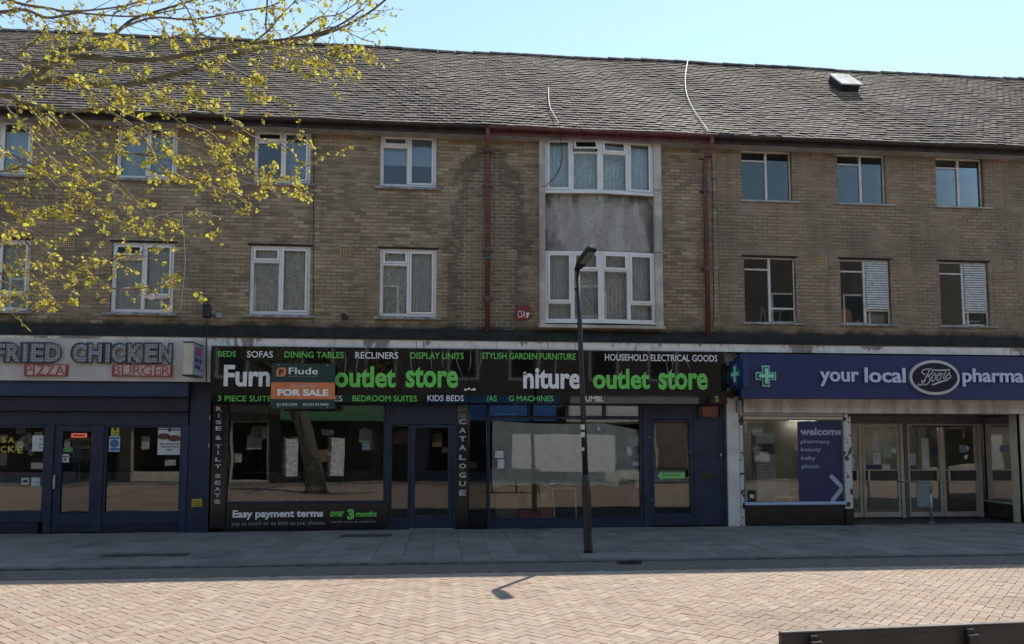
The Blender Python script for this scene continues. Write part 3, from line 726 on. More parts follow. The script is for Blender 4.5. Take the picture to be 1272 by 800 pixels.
# curtains and blinds in the windows
def curtain(rect, Y, m, label, name='net_curtain', folds=11, amp=.020, cat='curtain', group=None, fn=None, gather=0):
    a, b, c, d = rect; n = folds * 6; vs = []; rows = 7; rr = random.random() * 6
    for j in range(rows):
        z = d + (c - d) * j / (rows - 1)
        for i in range(n + 1):
            t = i / n; x = a + (b - a) * (t * (1 - gather * j / rows) if gather > 0 else 1 - (1 - t) * (1 + gather * j / rows) if gather < 0 else t)
            vs.append((x, Y + amp * math.sin(t * folds * 2 * math.pi + rr + .5 * math.sin(3 * t + j * .4)) * (.6 + .5 * j / rows) + .01 * math.sin(9 * t + j), z))
    fs = [(j * (n + 1) + i, (j + 1) * (n + 1) + i, (j + 1) * (n + 1) + i + 1, j * (n + 1) + i + 1) for j in range(rows - 1) for i in range(n)]
    q = MB().add(vs, fs)
    if fn: q.map(fn)
    q.smooth = True
    o = q.build(name, m, None, label, cat, group); return o
rects = {k: r for k, _, r in WINS}
G_ = 'net curtains in the flat windows'
def cr_(key, f0=0., f1=1., g0=0., g1=1.):
    a, b, c, d = rects[key]; return (a + (b - a) * f0 + .03, a + (b - a) * f1 - .03, c + (d - c) * g0 + .03, c + (d - c) * g1 - .03)
curtain(cr_('a_up'), .22, M['bluecurt'], 'blue grey curtain in the upper window cut by the edge behind the tree twigs', group=G_)
curtain(cr_('b_up'), .22, M['bluecurt'], 'blue grey curtain in the upper window above the open hopper light', group=G_)
curtain(cr_('c_lo', 0, .5), .145, M['net'], 'patterned net curtain in the lower window above the for sale board, wide half', group=G_)
curtain(cr_('c_lo', .5, 1), .145, M['net'], 'lace net curtain filling the tall pane above the for sale board', group=G_)
curtain(cr_('b_lo'), .145, M['net2'], 'grey net curtain behind the lower window with the open top light', group=G_)
curtain(cr_('a_lo'), .145, M['net2'], 'grey net curtain in the lower window cut by the edge of the view', group=G_)
curtain(cr_('d_lo', 0, .5), .145, M['net'], 'mesh patterned net curtain in the lower window beside the damp patch, vent half', group=G_)
curtain(cr_('d_lo', .5, 1, 0, 1), .145, M['net2'], 'thin net curtain behind the tall pane beside the damp patch', group=G_)
a, b, c, d = cr_('d_up', 0, 1, .42, 1)
MB().box(a, b, .17, .18, c, d).build('roller_blind', 'blind', None, 'pale blue blind half lowered in the upper window beside the red downpipe', 'blind')
a, b, c, d = cr_('c_up', .5, 1, 0, 1)
t_ = thing('slatted_blind', 'grey slatted blind in the upper window behind the last leaves of the branch', 'blind', (a, .2, c))
for i in range(7): MB().box(a, b, .19, .20, c + (d - c) * i / 7 + .01, c + (d - c) * (i + 1) / 7 - .006).build('slat', 'bluecurt', t_)
for (key, u0, u1, zz0, zz1, mm, lab) in (
        ('u', p0 + .08, p0 + .55, zu0, zu1, 'net2', 'plain net curtain in the first pane of the upper bay window'),
        ('u', p0 + .58, xc - .05, zu0, zu1, 'net', 'lace net curtain behind the pane with the propped open top light of the bay'),
        ('u', xc + .05, p1 - .58, zu0, zu1, 'net', 'lace curtain drawn aside in the third pane of the upper bay window'),
        ('u', p1 - .55, p1 - .08, zu0, zu1, 'net2', 'plain net curtain in the last pane of the upper bay window'),
        ('l', p0 + .08, p0 + .55, zl0, zl1, 'net2', 'pleated net curtain in the first pane of the lower bay window'),
        ('l', p0 + .58, xc - .05, zl0, zl1, 'net', 'flower lace curtain behind the lamp head in the lower bay window'),
        ('l', xc + .05, p1 - .58, zl0, zl1, 'net', 'flower lace curtain in the third pane of the lower bay window'),
        ('l', p1 - .55, p1 - .08, zl0, zl1, 'net2', 'pleated net curtain in the last pane of the lower bay window')):
    curtain((u0, u1, zz0 + .05, zz1 - .05), .06, M[mm], lab, group='net curtains of the bay windows', folds=7, amp=.030)
# things on the sills
def prop(name, mb, m, label, cat): return mb.build(name, m, None, label, cat)
x = rects['d_lo'][1]; z = rects['d_lo'][2]
mbp = MB(); 
for i in range(4): mbp.box(x - .42 + i * .05, x - .40 + i * .05, .14, .17, z + .06, z + .36 - i * .05)
prop('plate_rack', mbp.box(x - .43, x - .22, .13, .18, z + .05, z + .07), 'white', 'white rack on the sill behind the pane beside the damp patch', 'rack')
mbc = MB().tube([(x - .10, .16, z + .06), (x - .13, .16, z + .32)], .012).tube([(x - .2, .16, z + .30), (x - .06, .16, z + .30)], .012)
prop('white_handle_stand', mbc, 'white', 'white upright handle standing on the same sill as the rack', 'stand')
a, b, c, d = rects['f_lo']
w_ = b - a
st = thing('stacked_chair', 'pale metal chair frame seen through the lower window next to the red downpipe', 'chair', (a + w_ * .6, .5, c))
for (x0, z0, x1, z1) in ((.40, .04, .48, .42), (.48, .42, .55, .04), (.52, .30, .98, .36), (.52, .05, .8, .08), (.8, .08, .84, .36), (.72, .36, .72, .46)):
    MB().tube([(a + w_ * x0, .35, c + z0), (a + w_ * x1, .38, c + z1)], .016).build('tube_leg', 'steelrod', st)
a, b, c, d = rects['g_lo']; w_ = b - a
prop('orange_panel', MB().prism([(a + .03, c + .05), (a + w_ * .36, c + .05), (a + w_ * .33, c + .34), (a + w_ * .28, c + .38), (a + .03, c + .38)], .28, .32), 'card_orange', 'orange brown chair back behind the louvred window nearest the joint', 'chair back')
prop('paper_on_sill', MB().prism([(a + w_ * .40, c + .06), (a + w_ * .50, c + .04), (a + w_ * .48, c + .13), (a + w_ * .37, c + .11)], .2, .21).box(a + w_ * .6, a + w_ * .95, .2, .22, c + .03, c + .26), 'letgrey', 'crumpled papers on the sill below the louvres beside the orange panel', 'papers')
a, b, c, d = rects['h_lo']; w_ = b - a
prop('paper_on_sill', MB().box(a + w_ * .62, a + w_ * .92, .2, .30, c + .12, c + .16).box(a + w_ * .6, a + w_ * .7, .2, .22, c + .03, c + .12), 'paper', 'folded papers on the sill below the last louvred shutter', 'papers')

# air bricks
for k, (u0, v0, u1, v1) in enumerate(((423, 161.5, 436, 174), (423, 305.5, 435.5, 317), (629, 170, 641.5, 182), (629.7, 310.8, 642.5, 322.5), (1009.5, 185.5, 1021.5, 197), (1014.5, 319.5, 1026.5, 331.5), (1240, 194, 1252, 205.5), (1247.5, 324.5, 1259.5, 336), (79, 295, 92, 308), (1300, 200, 1312, 211))):
    x0, x1, z0, z1 = R(u0, v0, u1, v1); s = .205
    z0 = z1 - s; x1 = x0 + s
    f = MB().ring(x0, x1, z0, z1, .026, -.018, .0)
    for i in range(1, 4):
        t = (s - .052) * i / 4 + .026; f.box(x0 + t - .009, x0 + t + .009, -.016, 0, z0 + .026, z1 - .026); f.box(x0 + .026, x1 - .026, -.013, 0, z0 + t - .009, z0 + t + .009)
    av = f.build('air_vent', 'vent', terrace); MB().box(x0 + .02, x1 - .02, -.0075, .004, z0 + .02, z1 - .02).build('vent_back', 'dark', av)

# ledge (sooty flashing) and projecting white fascia
SL_Y = -.32
zf1, zf0 = at(640, 423.5, SL_Y)[1], at(640, 434, SL_Y)[1]
MB().box(BX0, BX1, SL_Y + .01, .32, zf0 + .001, zf1 - .004).build('canopy_slab', 'ledge', terrace)
MB().add([(BX0, SL_Y + .03, zf1), (BX1, SL_Y + .03, zf1), (BX1, -.02, Z_WB + .12), (BX0, -.02, Z_WB + .12), (BX0, .0, zf1 - .02), (BX1, .0, zf1 - .02)], [(0, 1, 2, 3), (0, 3, 4), (1, 5, 2)]).build('asphalt_flashing', 'ledge', terrace)
x = BX0
while x < BX1:
    MB().box(x + .004, min(x + 1.62, BX1) - .004, SL_Y, SL_Y + .009, zf0, zf1).build('fascia_panel', 'fascia', terrace); x += 1.62
MB().box(BX0, BX1, SL_Y - .03, SL_Y + .06, zf1 + .001, zf1 + .028).build('fascia_trim', 'ledge', terrace)

# roof
YE, YR = -.40, 3.5
ZE = at(640, 158.5, YE)[1]; ZR = at(640, 68.5, YR)[1]
slope = math.atan2(ZR - ZE, YR - YE); SLEN = math.hypot(YR - YE, ZR - ZE)
def roofpt(x, s, n=0.0):
    """s metres up the slope, n metres off it"""
    wob = .030 * math.sin(x * .55 + 1) * math.sin(s * .6 + .4) + .012 * math.sin(x * 1.7 + s * .9)
    n = n + wob
    return (x, YE + s * math.cos(slope) - n * math.sin(slope), ZE + s * math.sin(slope) + n * math.cos(slope))
rf = MB()
nx, ns = 60, 8
rv = [roofpt(BX0 - .3 + (BX1 - BX0 + .6) * i / nx, SLEN * j / ns, -.03) for j in range(ns + 1) for i in range(nx + 1)]
rf.add(rv, [(j * (nx + 1) + i, j * (nx + 1) + i + 1, (j + 1) * (nx + 1) + i + 1, (j + 1) * (nx + 1) + i) for j in range(ns) for i in range(nx)])
rf.quad((BX0 - .3, YR, ZR - .03), (BX1 + .3, YR, ZR - .03), (BX1 + .3, 2 * YR - YE, ZE), (BX0 - .3, 2 * YR - YE, ZE))
for x in (BX0 - .3, BX1 + .3): rf.add([(x, YE, ZE - .05), (x, YR, ZR - .05), (x, 2 * YR - YE, ZE - .05)], [(0, 1, 2)])
roof = rf.build('roof', 'deck', terrace)
GA, TW = .142, .175
tmesh = None; tf = MB()
def tile_shape():
    Lt, th = GA * 1.55, .013; w2 = TW / 2 - .004
    # local: x across, y up the slope, z off the slope; tail raised
    v = [(-w2, 0, .025), (w2, 0, .025), (w2, Lt, -.006), (-w2, Lt, -.006), (-w2, 0, .025 + th), (w2, 0, .025 + th), (w2, Lt, -.006 + th), (-w2, Lt, -.006 + th)]
    return v, [(0, 3, 2, 1), (4, 5, 6, 7), (0, 1, 5, 4), (1, 2, 6, 5), (3, 0, 4, 7)]
tv, tfc = tile_shape()
tl = []
rows = int(SLEN / GA)
for j in range(rows):
    x = BX0 - .2 + (TW / 2 if j % 2 else 0)
    while x < BX1 + .2: tl.append((x, j * GA)); x += TW
tl.sort(key=lambda q: (0 if seen(*roofpt(q[0], q[1]), 10) else 1, q[1] * 3 + abs(q[0] - 2.6) * .5))
rvx = random.Random(3)
for i, (x, s) in enumerate(tl):
    p = Vector(roofpt(x, s)); lift = rvx.uniform(-.005, .005); rx = rvx.uniform(-.012, .012); ry = rvx.uniform(-.022, .022); rz = rvx.uniform(-.014, .014); ds = rvx.uniform(-.006, .005)
    if rvx.random() < .02: ds -= rvx.uniform(.01, .035)
    mt = Matrix.Translation(p) @ Matrix.Rotation(slope, 4, 'X') @ Matrix.Translation((0, ds, lift)) @ Euler((rx, ry, rz)).to_matrix().to_4x4()
    if i < 300:
        if tmesh is None: o = MB().add(tv, tfc).build('roof_tile', 'tile', roof); tmesh = o.data
        else: o = link(bpy.data.objects.new('roof_tile', tmesh), roof)
        o.location = mt.translation; o.rotation_euler = mt.to_euler()
    else: tf.add([tuple(mt @ Vector(v)) for v in tv], tfc, rvx.random())
tf.build('roof_tile_field', 'tile', roof, kind='stuff', rnd=True)
x = BX0 - .2
while x < BX1 + .2:
    pr = Vector(roofpt(x, SLEN)); dz = random.uniform(-.006, .006)
    n = 6; vs = []
    for (xx, r_) in ((x + .005, .115), (x + .445, .105)):
        for k in range(n + 1):
            t = math.pi * k / n; vs.append((xx, pr.y - r_ * 1.15 * math.cos(t), pr.z - .055 + r_ * math.sin(t) + dz))
    MB().add(vs, [(k, k + 1, n + 2 + k, n + 1 + k) for k in range(n)] + [tuple(range(n + 1))[::-1], tuple(range(n + 1, 2 * n + 2))]).build('ridge_tile', 'ridge', roof)
    x += .45
# roof ventilator
def slope_s_at(u, v):
    lo_, hi_ = 0, SLEN
    for _ in range(40):
        md = (lo_ + hi_) / 2; q = roofpt(0, md); xx, zz = at(u, v, q[1])
        if zz > q[2]: lo_ = md
        else: hi_ = md
    q = roofpt(0, lo_); return at(u, v, q[1])[0], lo_
vx, vsl = slope_s_at(1054, 115)
rvnt = MB()
sx_ = .52; hh = .20
pts = []
for (dx, ds) in ((-.24, 0), (.24, 0), (.24, .75), (-.24, .75)): pts.append(roofpt(vx + dx, vsl + ds, -.01))
for (dx, ds) in ((-.24, -.02), (.24, -.02), (.24, .75), (-.24, .75)): pts.append(roofpt(vx + dx, vsl + ds, hh))
rvnt.add(pts, [(0, 1, 5, 4), (1, 2, 6, 5), (2, 3, 7, 6), (3, 0, 4, 7), (4, 5, 6, 7)])
rv_ = rvnt.build('roof_ventilator', 'navydark', None, 'small box ventilator with pale flat cap high on the tiled roof', 'roof vent')
cp = [roofpt(vx + dx, vsl + ds, n_) for n_ in (hh + .004, hh + .035) for (dx, ds) in ((-.27, -.05), (.27, -.05), (.27, .78), (-.27, .78))]
MB().add(cp, [(0, 3, 2, 1), (4, 5, 6, 7), (0, 1, 5, 4), (1, 2, 6, 5), (2, 3, 7, 6), (3, 0, 4, 7)]).build('cap', 'lintel', rv_)

# gutters, eaves boards and downpipes
def half_pipe(x0, x1, r, y, z, dz=0, n=8, seg=1):
    m = MB()
    for k in range(seg):
        a = x0 + (x1 - x0) * k / seg; b = x0 + (x1 - x0) * (k + 1) / seg
        vs = []
        for xx in (a, b):
            for i in range(n + 1):
                t = math.pi * i / n; vs.append((xx, y - r * math.cos(t), z - r * math.sin(t)))
            for i in range(n, -1, -1):
                t = math.pi * i / n; vs.append((xx, y - (r - .008) * math.cos(t), z - (r - .008) * math.sin(t)))
        q = 2 * n + 2
        m.add(vs, [(i, (i + 1) % q, q + (i + 1) % q, q + i) for i in range(q)] + [tuple(range(q))[::-1], tuple(range(q, 2 * q))])
    return m
ZG = ZE - .005; YG = YE - .03
XP1 = at(606, 160, YG)[0]; XP2 = at(884, 168, YG)[0]
for (a, b, m_, lab) in ((BX0, XP1, 'darkgutter', 'blackened gutter'), (XP1, XP2, 'redpaint', 'oxide red gutter'), (XP2, BX1, 'darkgutter', 'black mossy gutter')):
    g_ = half_pipe(a + .002, b - .002, .062, YG, ZG).build('gutter', m_, terrace, label=lab)
    x = a + .5
    while x < b: MB().box(x, x + .03, YG - .068, YE + .12, ZG - .074, ZG - .066).build('gutter_bracket', m_, g_); x += 1.1
for a, b, m_ in ((BX0, XP1, 'darkgutter'), (XP1, XP2, 'redpaint'), (XP2, BX1, 'darkgutter')): MB().box(a + .002, b - .002, YE + .075, YE + .10, ZE - .14, ZE - .0).build('eaves_board', m_, terrace)
MB().box(BX0, BX1, YE + .101, -.021, ZE - .13, ZE - .115).build('soffit', 'concrete', terrace)
def downpipe(pts, r, collars):
    dp = MB().tube(pts, r, 10).build('downpipe', 'redpaint', terrace, smooth=True)
    for z in collars:
        p = None
        for q0, q1 in zip(pts, pts[1:]):
            if q1[2] <= z <= q0[2]: t = (q0[2] - z) / max(q0[2] - q1[2], 1e-6); p = Vector(q0).lerp(Vector(q1), t)
        if p is None: continue
        MB().tube([p + Vector((0, 0, .05)), p - Vector((0, 0, .05))], r * 1.32, 10).build('collar', 'redpaint', dp)
        MB().box(p.x - .11, p.x + .11, -.03, -.008, z - .02, z + .02).build('bracket', 'redpaint', dp)
zb_ = Z_WB + .03
downpipe([(XP1, YG, ZG - .05), (XP1, YG, ZG - .12), (X_PIPE, -.12, ZG - .42), (X_PIPE, -.10, ZG - .50), (X_PIPE, -.10, zb_)], .052, [at(606, v)[1] for v in (190, 232, 312, 372)])
p_ = at(606, 322)[1]; MB().tube([(X_PIPE, -.10, p_ + .045), (X_PIPE, -.10, p_ - .045)], .062, 10).build('pipe_clip', 'tileblack', terrace)
XD2 = at(877.5, 290, -.1)[0]
downpipe([(XP2, YG, ZG - .05), (XP2, YG, ZG - .14), (XD2, -.13, ZG - .50), (XD2, -.10, ZG - .62), (XD2, -.10, zb_)], .056, [at(877, v)[1] for v in (198, 238, 335)])
# cables
def cable(name, pts, r, m, label, cat='cable'):
    P_ = [Vector(p) for p in pts]; out = []
    for i in range(len(P_) - 1):
        q0 = P_[max(i - 1, 0)]; q1 = P_[i]; q2 = P_[i + 1]; q3 = P_[min(i + 2, len(P_) - 1)]
        for k in range(5):
            t = k / 5; out.append(.5 * ((2 * q1) + (-q0 + q2) * t + (2 * q0 - 5 * q1 + 4 * q2 - q3) * t * t + (-q0 + 3 * q1 - 3 * q2 + q3) * t ** 3))
    out.append(P_[-1]); return MB().tube(out, r, 5).build(name, m, None, label, cat)
def rp(u, v):
    x, s = slope_s_at(u, v); return roofpt(x, s, .075)
cable('roof_cable', [rp(853.3, 80), rp(850.5, 100), rp(853, 118), rp(862, 137), rp(873, 155), (at(878, 163, YG)[0], YG - .07, ZG + .06)], .010, 'cable_w', 'white cable hanging down the tiled roof from the ridge to the second downpipe')
cable('roof_cable', [rp(681, 112), rp(682, 132), rp(688, 147), (at(694, 157, YG)[0], YG - .08, ZG + .05), (*[at(697, 180, -.3)[0], -.3, at(697, 180, -.3)[1]],), (at(698, 200, -.25)[0], -.25, at(698, 200, -.25)[1]), (at(690, 218, -.22)[0], -.22, at(690, 218, -.22)[1]), (at(677, 232, -.16)[0], -.17, at(677, 232, -.16)[1])], .009, 'cable_b', 'thin dark cable looping from the roof edge over the upper bay window')
def wallpt(u, v, Y=-.02): x, z = at(u, v, Y); return (x, Y, z)
cable('wall_cable', [wallpt(447 * .33 + 78, 262), wallpt(229, 300), wallpt(230, 330), wallpt(227, 360), wallpt(224, 386)], .006, 'cable_w', 'thin pale cable trailing down the brickwork between the left windows')
cable('wall_cable', [wallpt(389.5, 155), wallpt(389.5, 240), wallpt(389, 330), wallpt(389, 410)], .007, 'cable_b', 'dark cable running straight down the wall beside the lace curtained window')
cable('wall_cable', [wallpt(884, 190), wallpt(885.5, 250), wallpt(886, 320), wallpt(887, 380), wallpt(885, 408)], .007, 'cable_b', 'dark cable running down the wall beside the second red downpipe')
cable('sign_cable', [wallpt(256, 392, -.12), wallpt(257, 405, -.2), wallpt(256.5, 420, -.42), wallpt(256, 440, -.42), wallpt(256.5, 474, -.42)], .012, 'cable_b', 'black cable dropping from the floodlight over the white fascia')
None and cable('sign_cable', [wallpt(180, 415, -.34), wallpt(200, 402, -.3), wallpt(225, 408, -.3), wallpt(250, 404, -.3), wallpt(285, 412, -.3)], .006, 'cable_w', 'loose pale cable lying along the sooty ledge above the lettering')
# wall boxes
fl = thing('floodlight', 'black floodlight box on the wall above the projecting sign', 'floodlight', wallpt(257.5, 392))
x0, x1, z0, z1 = R(252.5, 378, 262, 395, -.12)
bx(x0, x1, -.20, -.08, z0, z1).build('housing', 'polepaint', fl, bevel=.02); bx(x0 + .05, x1 - .05, -.08, .0, z0 + .06, z0 + .1).build('bracket', 'polepaint', fl)
MB().tube([wallpt(252, 371, -.05), wallpt(257, 376, -.05), wallpt(262, 369, -.05)], .008).tube([wallpt(255, 367, -.05), wallpt(257, 376, -.05)], .006).build('aerial', 'cable_b', fl)
x0, x1, z0, z1 = R(268, 388.5, 275.5, 395, -.05); jb = bx(x0, x1, -.07, 0, z0, z1).build('junction_box', 'letgrey', None, 'small pale grey junction box on the wall beside the black floodlight', 'box', bevel=.008)
x0, x1, z0, z1 = R(423, 389, 431.5, 398, -.05); cxv, czv = (x0 + x1) / 2, (z0 + z1) / 2
MB().tube([(cxv, -.09, czv), (cxv, 0, czv)], .065, 14).build('round_flue', 'polepaint', None, 'round black flue outlet low on the wall above the recliners lettering', 'flue')
x0, x1, z0, z1 = R(641.5, 380, 659, 397, -.03)
cs = thing('wall_plaque', 'small red alarm sign with white letters CIA on the brick wall', 'sign', (x0, -.03, z0))
bx(x0, x1, -.035, -.008, z0, z1).build('plate', mat('red_plaque', (.22, .018, .024), .4), cs)
textpx('CIA', 643, 385.8, 652.8, 394.5, -.035, 'white', cs, bold=-.01)
x0, x1, z0, z1 = R(653, 388.5, 657.8, 394.5, -.035)
MB().prism([(x0, z0), (x0 + .03, z0 + .03), (x0 + .012, z1 - .01), (x0, z1), (x1, z1), (x1, z1 - .02), (x1 - .02, z1 - .03), (x1 - .03, z0), (x0 + .03, z0 + .0)][::-1], -.040, -.035).build('emblem', 'white', cs)
#@@PART3
# ------------------------------------------------------------------ shopfronts
def pb(u0, v0, u1, v1, Yf, th, m, name, parent=None, bevel=0, z0=None, z1=None, **k):
    x0, x1, a, b = R(u0, v0, u1, v1, Yf)
    if z0 is not None: a = z0
    if z1 is not None: b = z1
    return MB().box(x0, x1, Yf, Yf + th, a, b).build(name, m, parent, bevel=bevel, **k)
YF = -.03                                     # front of the shop frames
def X(u, Y=YF): return at(u, 580, Y)[0]
def Z(v, Y=YF, u=640): return at(u, v, Y)[1]
def room(x0, x1, parent, depth=3.4, m='room', m2='floor_in'):
    z1 = zf0 - .25
    q = MB(); q.quad((x0, depth, .02), (x1, depth, .02), (x1, depth, z1), (x0, depth, z1))
    q.quad((x0, .2, z1), (x1, .2, z1), (x1, depth, z1), (x0, depth, z1)); q.quad((x0, .2, .02), (x0, .2, z1), (x0, depth, z1), (x0, depth, .02)); q.quad((x1, .2, .02), (x1, .2, z1), (x1, depth, z1), (x1, depth, .02))
    q.build('interior_wall', m, parent); MB().box(x0, x1, .12, depth, -.01, .022).build('interior_floor', m2, parent)
def frame_glass(parent, u0, v0, u1, v1, m_frame, fw, m_glass='shopglass', y=YF, name='window', gy=None, wb=None, wt=None, bead=True, label=None, z=None):
    x0, x1, z0, z1 = R(u0, v0, u1, v1, y)
    if z: z0, z1 = z
    o = MB().ring(x0, x1, z0, z1, fw, y, y + .08, wb=wb, wt=wt).build(name, m_frame, parent, bevel=.006, label=label)
    a, b, c, d = x0 + fw, x1 - fw, z0 + (wb if wb is not None else fw), z1 - (wt if wt is not None else fw)
    gy = y + .045 if gy is None else gy
    MB().box(a, b, gy, gy + .006, c, d).build('pane', m_glass, o)
    return o, (a, b, c, d)
XS = [BX0, at(262, 560, YF)[0], at(604.5, 560, YF)[0], at(903.5, 560, YF)[0], BX1]

# ---- blue takeaway shop
s1 = thing('shopfront', 'navy takeaway shopfront with centre door under the fried chicken lettering', 'shopfront', (-6.5, 0, 0), 'shopfronts of the terrace')
xA0, xA1 = BX0, XS[1]
room(xA0, XS[1] - .1, s1)
zt = Z(474, -.2, 120); z1s = Z(493, -.22, 120); z2s = Z(511, -.12, 120)
MB().box(xA0, at(234, 483, -.26)[0], -.26, .10, z1s, zt + .01).build('shutter_box', 'navy2', s1, bevel=.015)
MB().box(xA0, at(234, 500, -.16)[0], -.16, .10, z2s, z1s - .002).build('shutter_housing', 'navydark', s1, bevel=.006)
MB().box(xA0, at(234, 518, -.05)[0], -.05, .10, Z(528, -.05, 120), z2s - .002).build('head_board', 'navy', s1, bevel=.004)
MB().box(at(234.2, 560, -.10)[0], XS[1] - .004, -.10, .30, .0, zt).build('pilaster', 'navy', s1, bevel=.01)
MB().box(xA0, XS[1] - .004, .0, .30, zt + .002, zf0).build('header', 'whiteboard', s1)
zg0, zg1 = Z(634, YF, 150), Z(528, YF, 150)
def fz(u0, u1, z0, z1, fw, name='window', **k):
    x0, x1 = X(u0), X(u1); o = MB().ring(x0, x1, z0, z1, fw, YF, YF + .08, **{a: b for a, b in k.items() if a in ('wb', 'wt')}).build(name, k.get('m', 'navy'), s_cur, bevel=.006)
    a, b, c, d = x0 + fw, x1 - fw, z0 + k.get('wb', fw), z1 - k.get('wt', fw)
    MB().box(a, b, YF + .045, YF + .051, c, d).build('pane', k.get('glass', 'shopglass'), o); return o, (a, b, c, d)
s_cur = s1
MB().box(xA0, X(50), YF, .12, .0, Z(648, YF, 150)).build('stall_riser', 'navydark', s1, bevel=.01)
fz(-150, 57, Z(648, YF, 150) + .002, zg1, .06, wb=.22)
MB().box(X(57), X(66), YF - .03, YF + .12, 0, zg1).build('mullion', 'navy', s1, bevel=.008)
dr, dq = fz(66.3, 121, .02, zg1 - .002, .14, 'door', wb=.36, wt=.12, glass='doorglass')
MB().tube([(X(69), YF - .05, Z(590)), (X(69), YF - .05, Z(602))], .012).box(X(68), X(70.2), YF - .05, YF, Z(604), Z(588)).build('handle', 'steelrod', dr, bevel=.004)
MB().box(dq[0] - .02, dq[1] + .02, YF - .02, YF + .001, .12, .16).build('kick_rail', 'navydark', dr)
MB().box(X(121), X(128), YF - .02, YF + .12, 0, zg1).build('mullion', 'navy', s1, bevel=.008)
MB().box(X(128), X(234), YF, .12, 0, Z(651, YF, 180)).build('stall_riser', 'navydark', s1, bevel=.01)
fz(128.2, 226, Z(651, YF, 180) + .002, zg1, .05, wb=.24)
MB().box(X(226), X(234), YF - .03, YF + .1, 0, zg1).build('mullion', 'navy2', s1, bevel=.01)
# inside: counter, menu board
ct = thing('counter', 'long dark serving counter inside the takeaway shop', 'counter', (-6.5, 2.2, 0))
bx(-9.6, -3.2, 2.0, 2.6, .02, 1.05).build('cabinet', 'tileblack', ct); bx(-9.7, -3.1, 1.94, 2.66, 1.05, 1.10).build('counter_top', 'greyalu', ct)
mb_ = thing('menu_board', 'dark menu board with faint rows of print behind the takeaway counter', 'menu board', (-7, 3.3, 2))
bx(-9.0, -7.9, 3.25, 3.3, 1.3, 2.3).build('panel', 'blackmatt', mb_)
for i in range(7): bx(-8.8, -8.1 - (i % 3) * .08, 3.24, 3.25, 1.4 + i * .12, 1.43 + i * .12).build('print_row', 'letgrey', mb_)
# sign
YS = SL_Y - .02
sb = thing('shop_sign', 'white sign board with big grey letters FRIED CHICKEN over the navy shop', 'sign', (-6.5, YS, 2.8))
MBs = MB(); xw = [BX0, at(-170, 448, YS)[0], at(96, 448, YS)[0], at(257, 448, YS)[0]]
za, zb2 = at(130, 473.3, YS)[1], at(130, 421, YS)[1]
zb2 = min(zb2, zf1 - .03)
for a, b in zip(xw, xw[1:]): MB().box(a + .002, b - .002, YS, YS + .03, za, zb2).build('panel', 'whiteboard', sb)
def grid_mat():
    m = bpy.data.materials.new('mosaic_letter_face'); m.use_nodes = True; g = NB(m); b = g.N['Principled BSDF']
    pos = g.new('ShaderNodeNewGeometry').outputs['Position']; sp = g.new('ShaderNodeSeparateXYZ'); g.L.new(pos, sp.inputs[0])
    sx = g.math('FRACT', g.math('MULTIPLY', sp.outputs[0], 21)); sz = g.math('FRACT', g.math('MULTIPLY', sp.outputs[2], 21))
    e = g.math('MAXIMUM', g.math('GREATER_THAN', g.math('ABSOLUTE', g.math('SUBTRACT', sx, .5)), .36), g.math('GREATER_THAN', g.math('ABSOLUTE', g.math('SUBTRACT', sz, .5)), .36))
    c = g.mix(e, g.mix(g.step(g.noise(pos, 12, 2), .4, .6), (.30, .30, .31), (.40, .40, .40)), (.12, .125, .14)); g.L.new(c, b.inputs['Base Color']); b.inputs['Roughness'].default_value = .4; return m
gm = grid_mat(); lm = mat('letter_return', (.030, .036, .060), .4)
for ch, u0, u1 in (('F', -12, 6.6), ('R', 7.5, 25.5), ('I', 28, 34.3), ('E', 37.8, 54.5), ('D', 56, 75.5), ('C', 90, 108), ('H', 109.5, 127), ('I', 131, 137), ('C', 138.5, 156), ('K', 158.5, 177), ('E', 179.5, 196), ('N', 197.5, 213.5)):
    v0 = 426 + u0 * .004; lo_ = textpx(ch, u0 - .6, v0 - .6, u1 + 1.4, v0 + 25, YS, lm, sb, bold=.06, depth=.07, name='letter')
    textpx(ch, u0 + .5, v0 + .7, u1 - .1, v0 + 23.6, YS - .071, gm, lo_, bold=.045, depth=.006, name='letter_face')
for wd, u0, u1, v0, v1 in (('PIZZA', 30, 83, 452.6, 467), ('BURGER', 139, 213.2, 452.8, 467.5)):
    pbx = pb(u0, v0, u1, v1, YS - .05, .05, 'redlet', 'lettered_box', sb, label=f'small red framed box reading {wd}')
    x0, x1, z0, z1 = R(u0 + 1.2, v0 + 1.1, u1 - 1.6, v1 - 1.1, YS - .051)
    n = len(wd); cw = (x1 - x0) / n
    for i in range(n): MB().box(x0 + i * cw + .006, x0 + (i + 1) * cw - .006, YS - .053, YS - .0505, z0, z1).build('panel', 'pink', pbx)
    textpx(wd, u0 + 2, v0 + 1.5, u1 - 2.5, v1 - 1.5, YS - .054, 'redlet', pbx, bold=-.018, depth=.01)
# projecting box sign
xq = at(240, 445, -1.0)[0]
ps = thing('projecting_sign', 'small cream edged box sign sticking out from the wall beside the chicken lettering', 'sign', (xq, -.6, 2.9))
z0, z1 = at(234, 465.5, -1.0)[1], at(234, 425.5, -1.0)[1]
bx(xq - .175, xq - .005, -1.0, -.40, z0, z1).build('casing', 'cream', ps, bevel=.008)
bx(xq - .19, xq + .003, -1.012, -.39, z1 + .001, z1 + .018).build('edge_trim', 'tileblack', ps); bx(xq - .19, xq + .003, -1.012, -.39, z0 - .018, z0 - .001).build('edge_trim', 'tileblack', ps)
bx(xq - .005, xq + .0, -.99, -.42, z0 + .01, z1 - .01).build('print_panel', mat('faded_poster_print', (.34, .33, .40), .4, (.20, .20, .26), 9, contrast=(.45, .55)), ps)
pr1 = mat('magenta_print', (.30, .08, .18), .5); pr2 = mat('violet_print', (.07, .06, .18), .5)
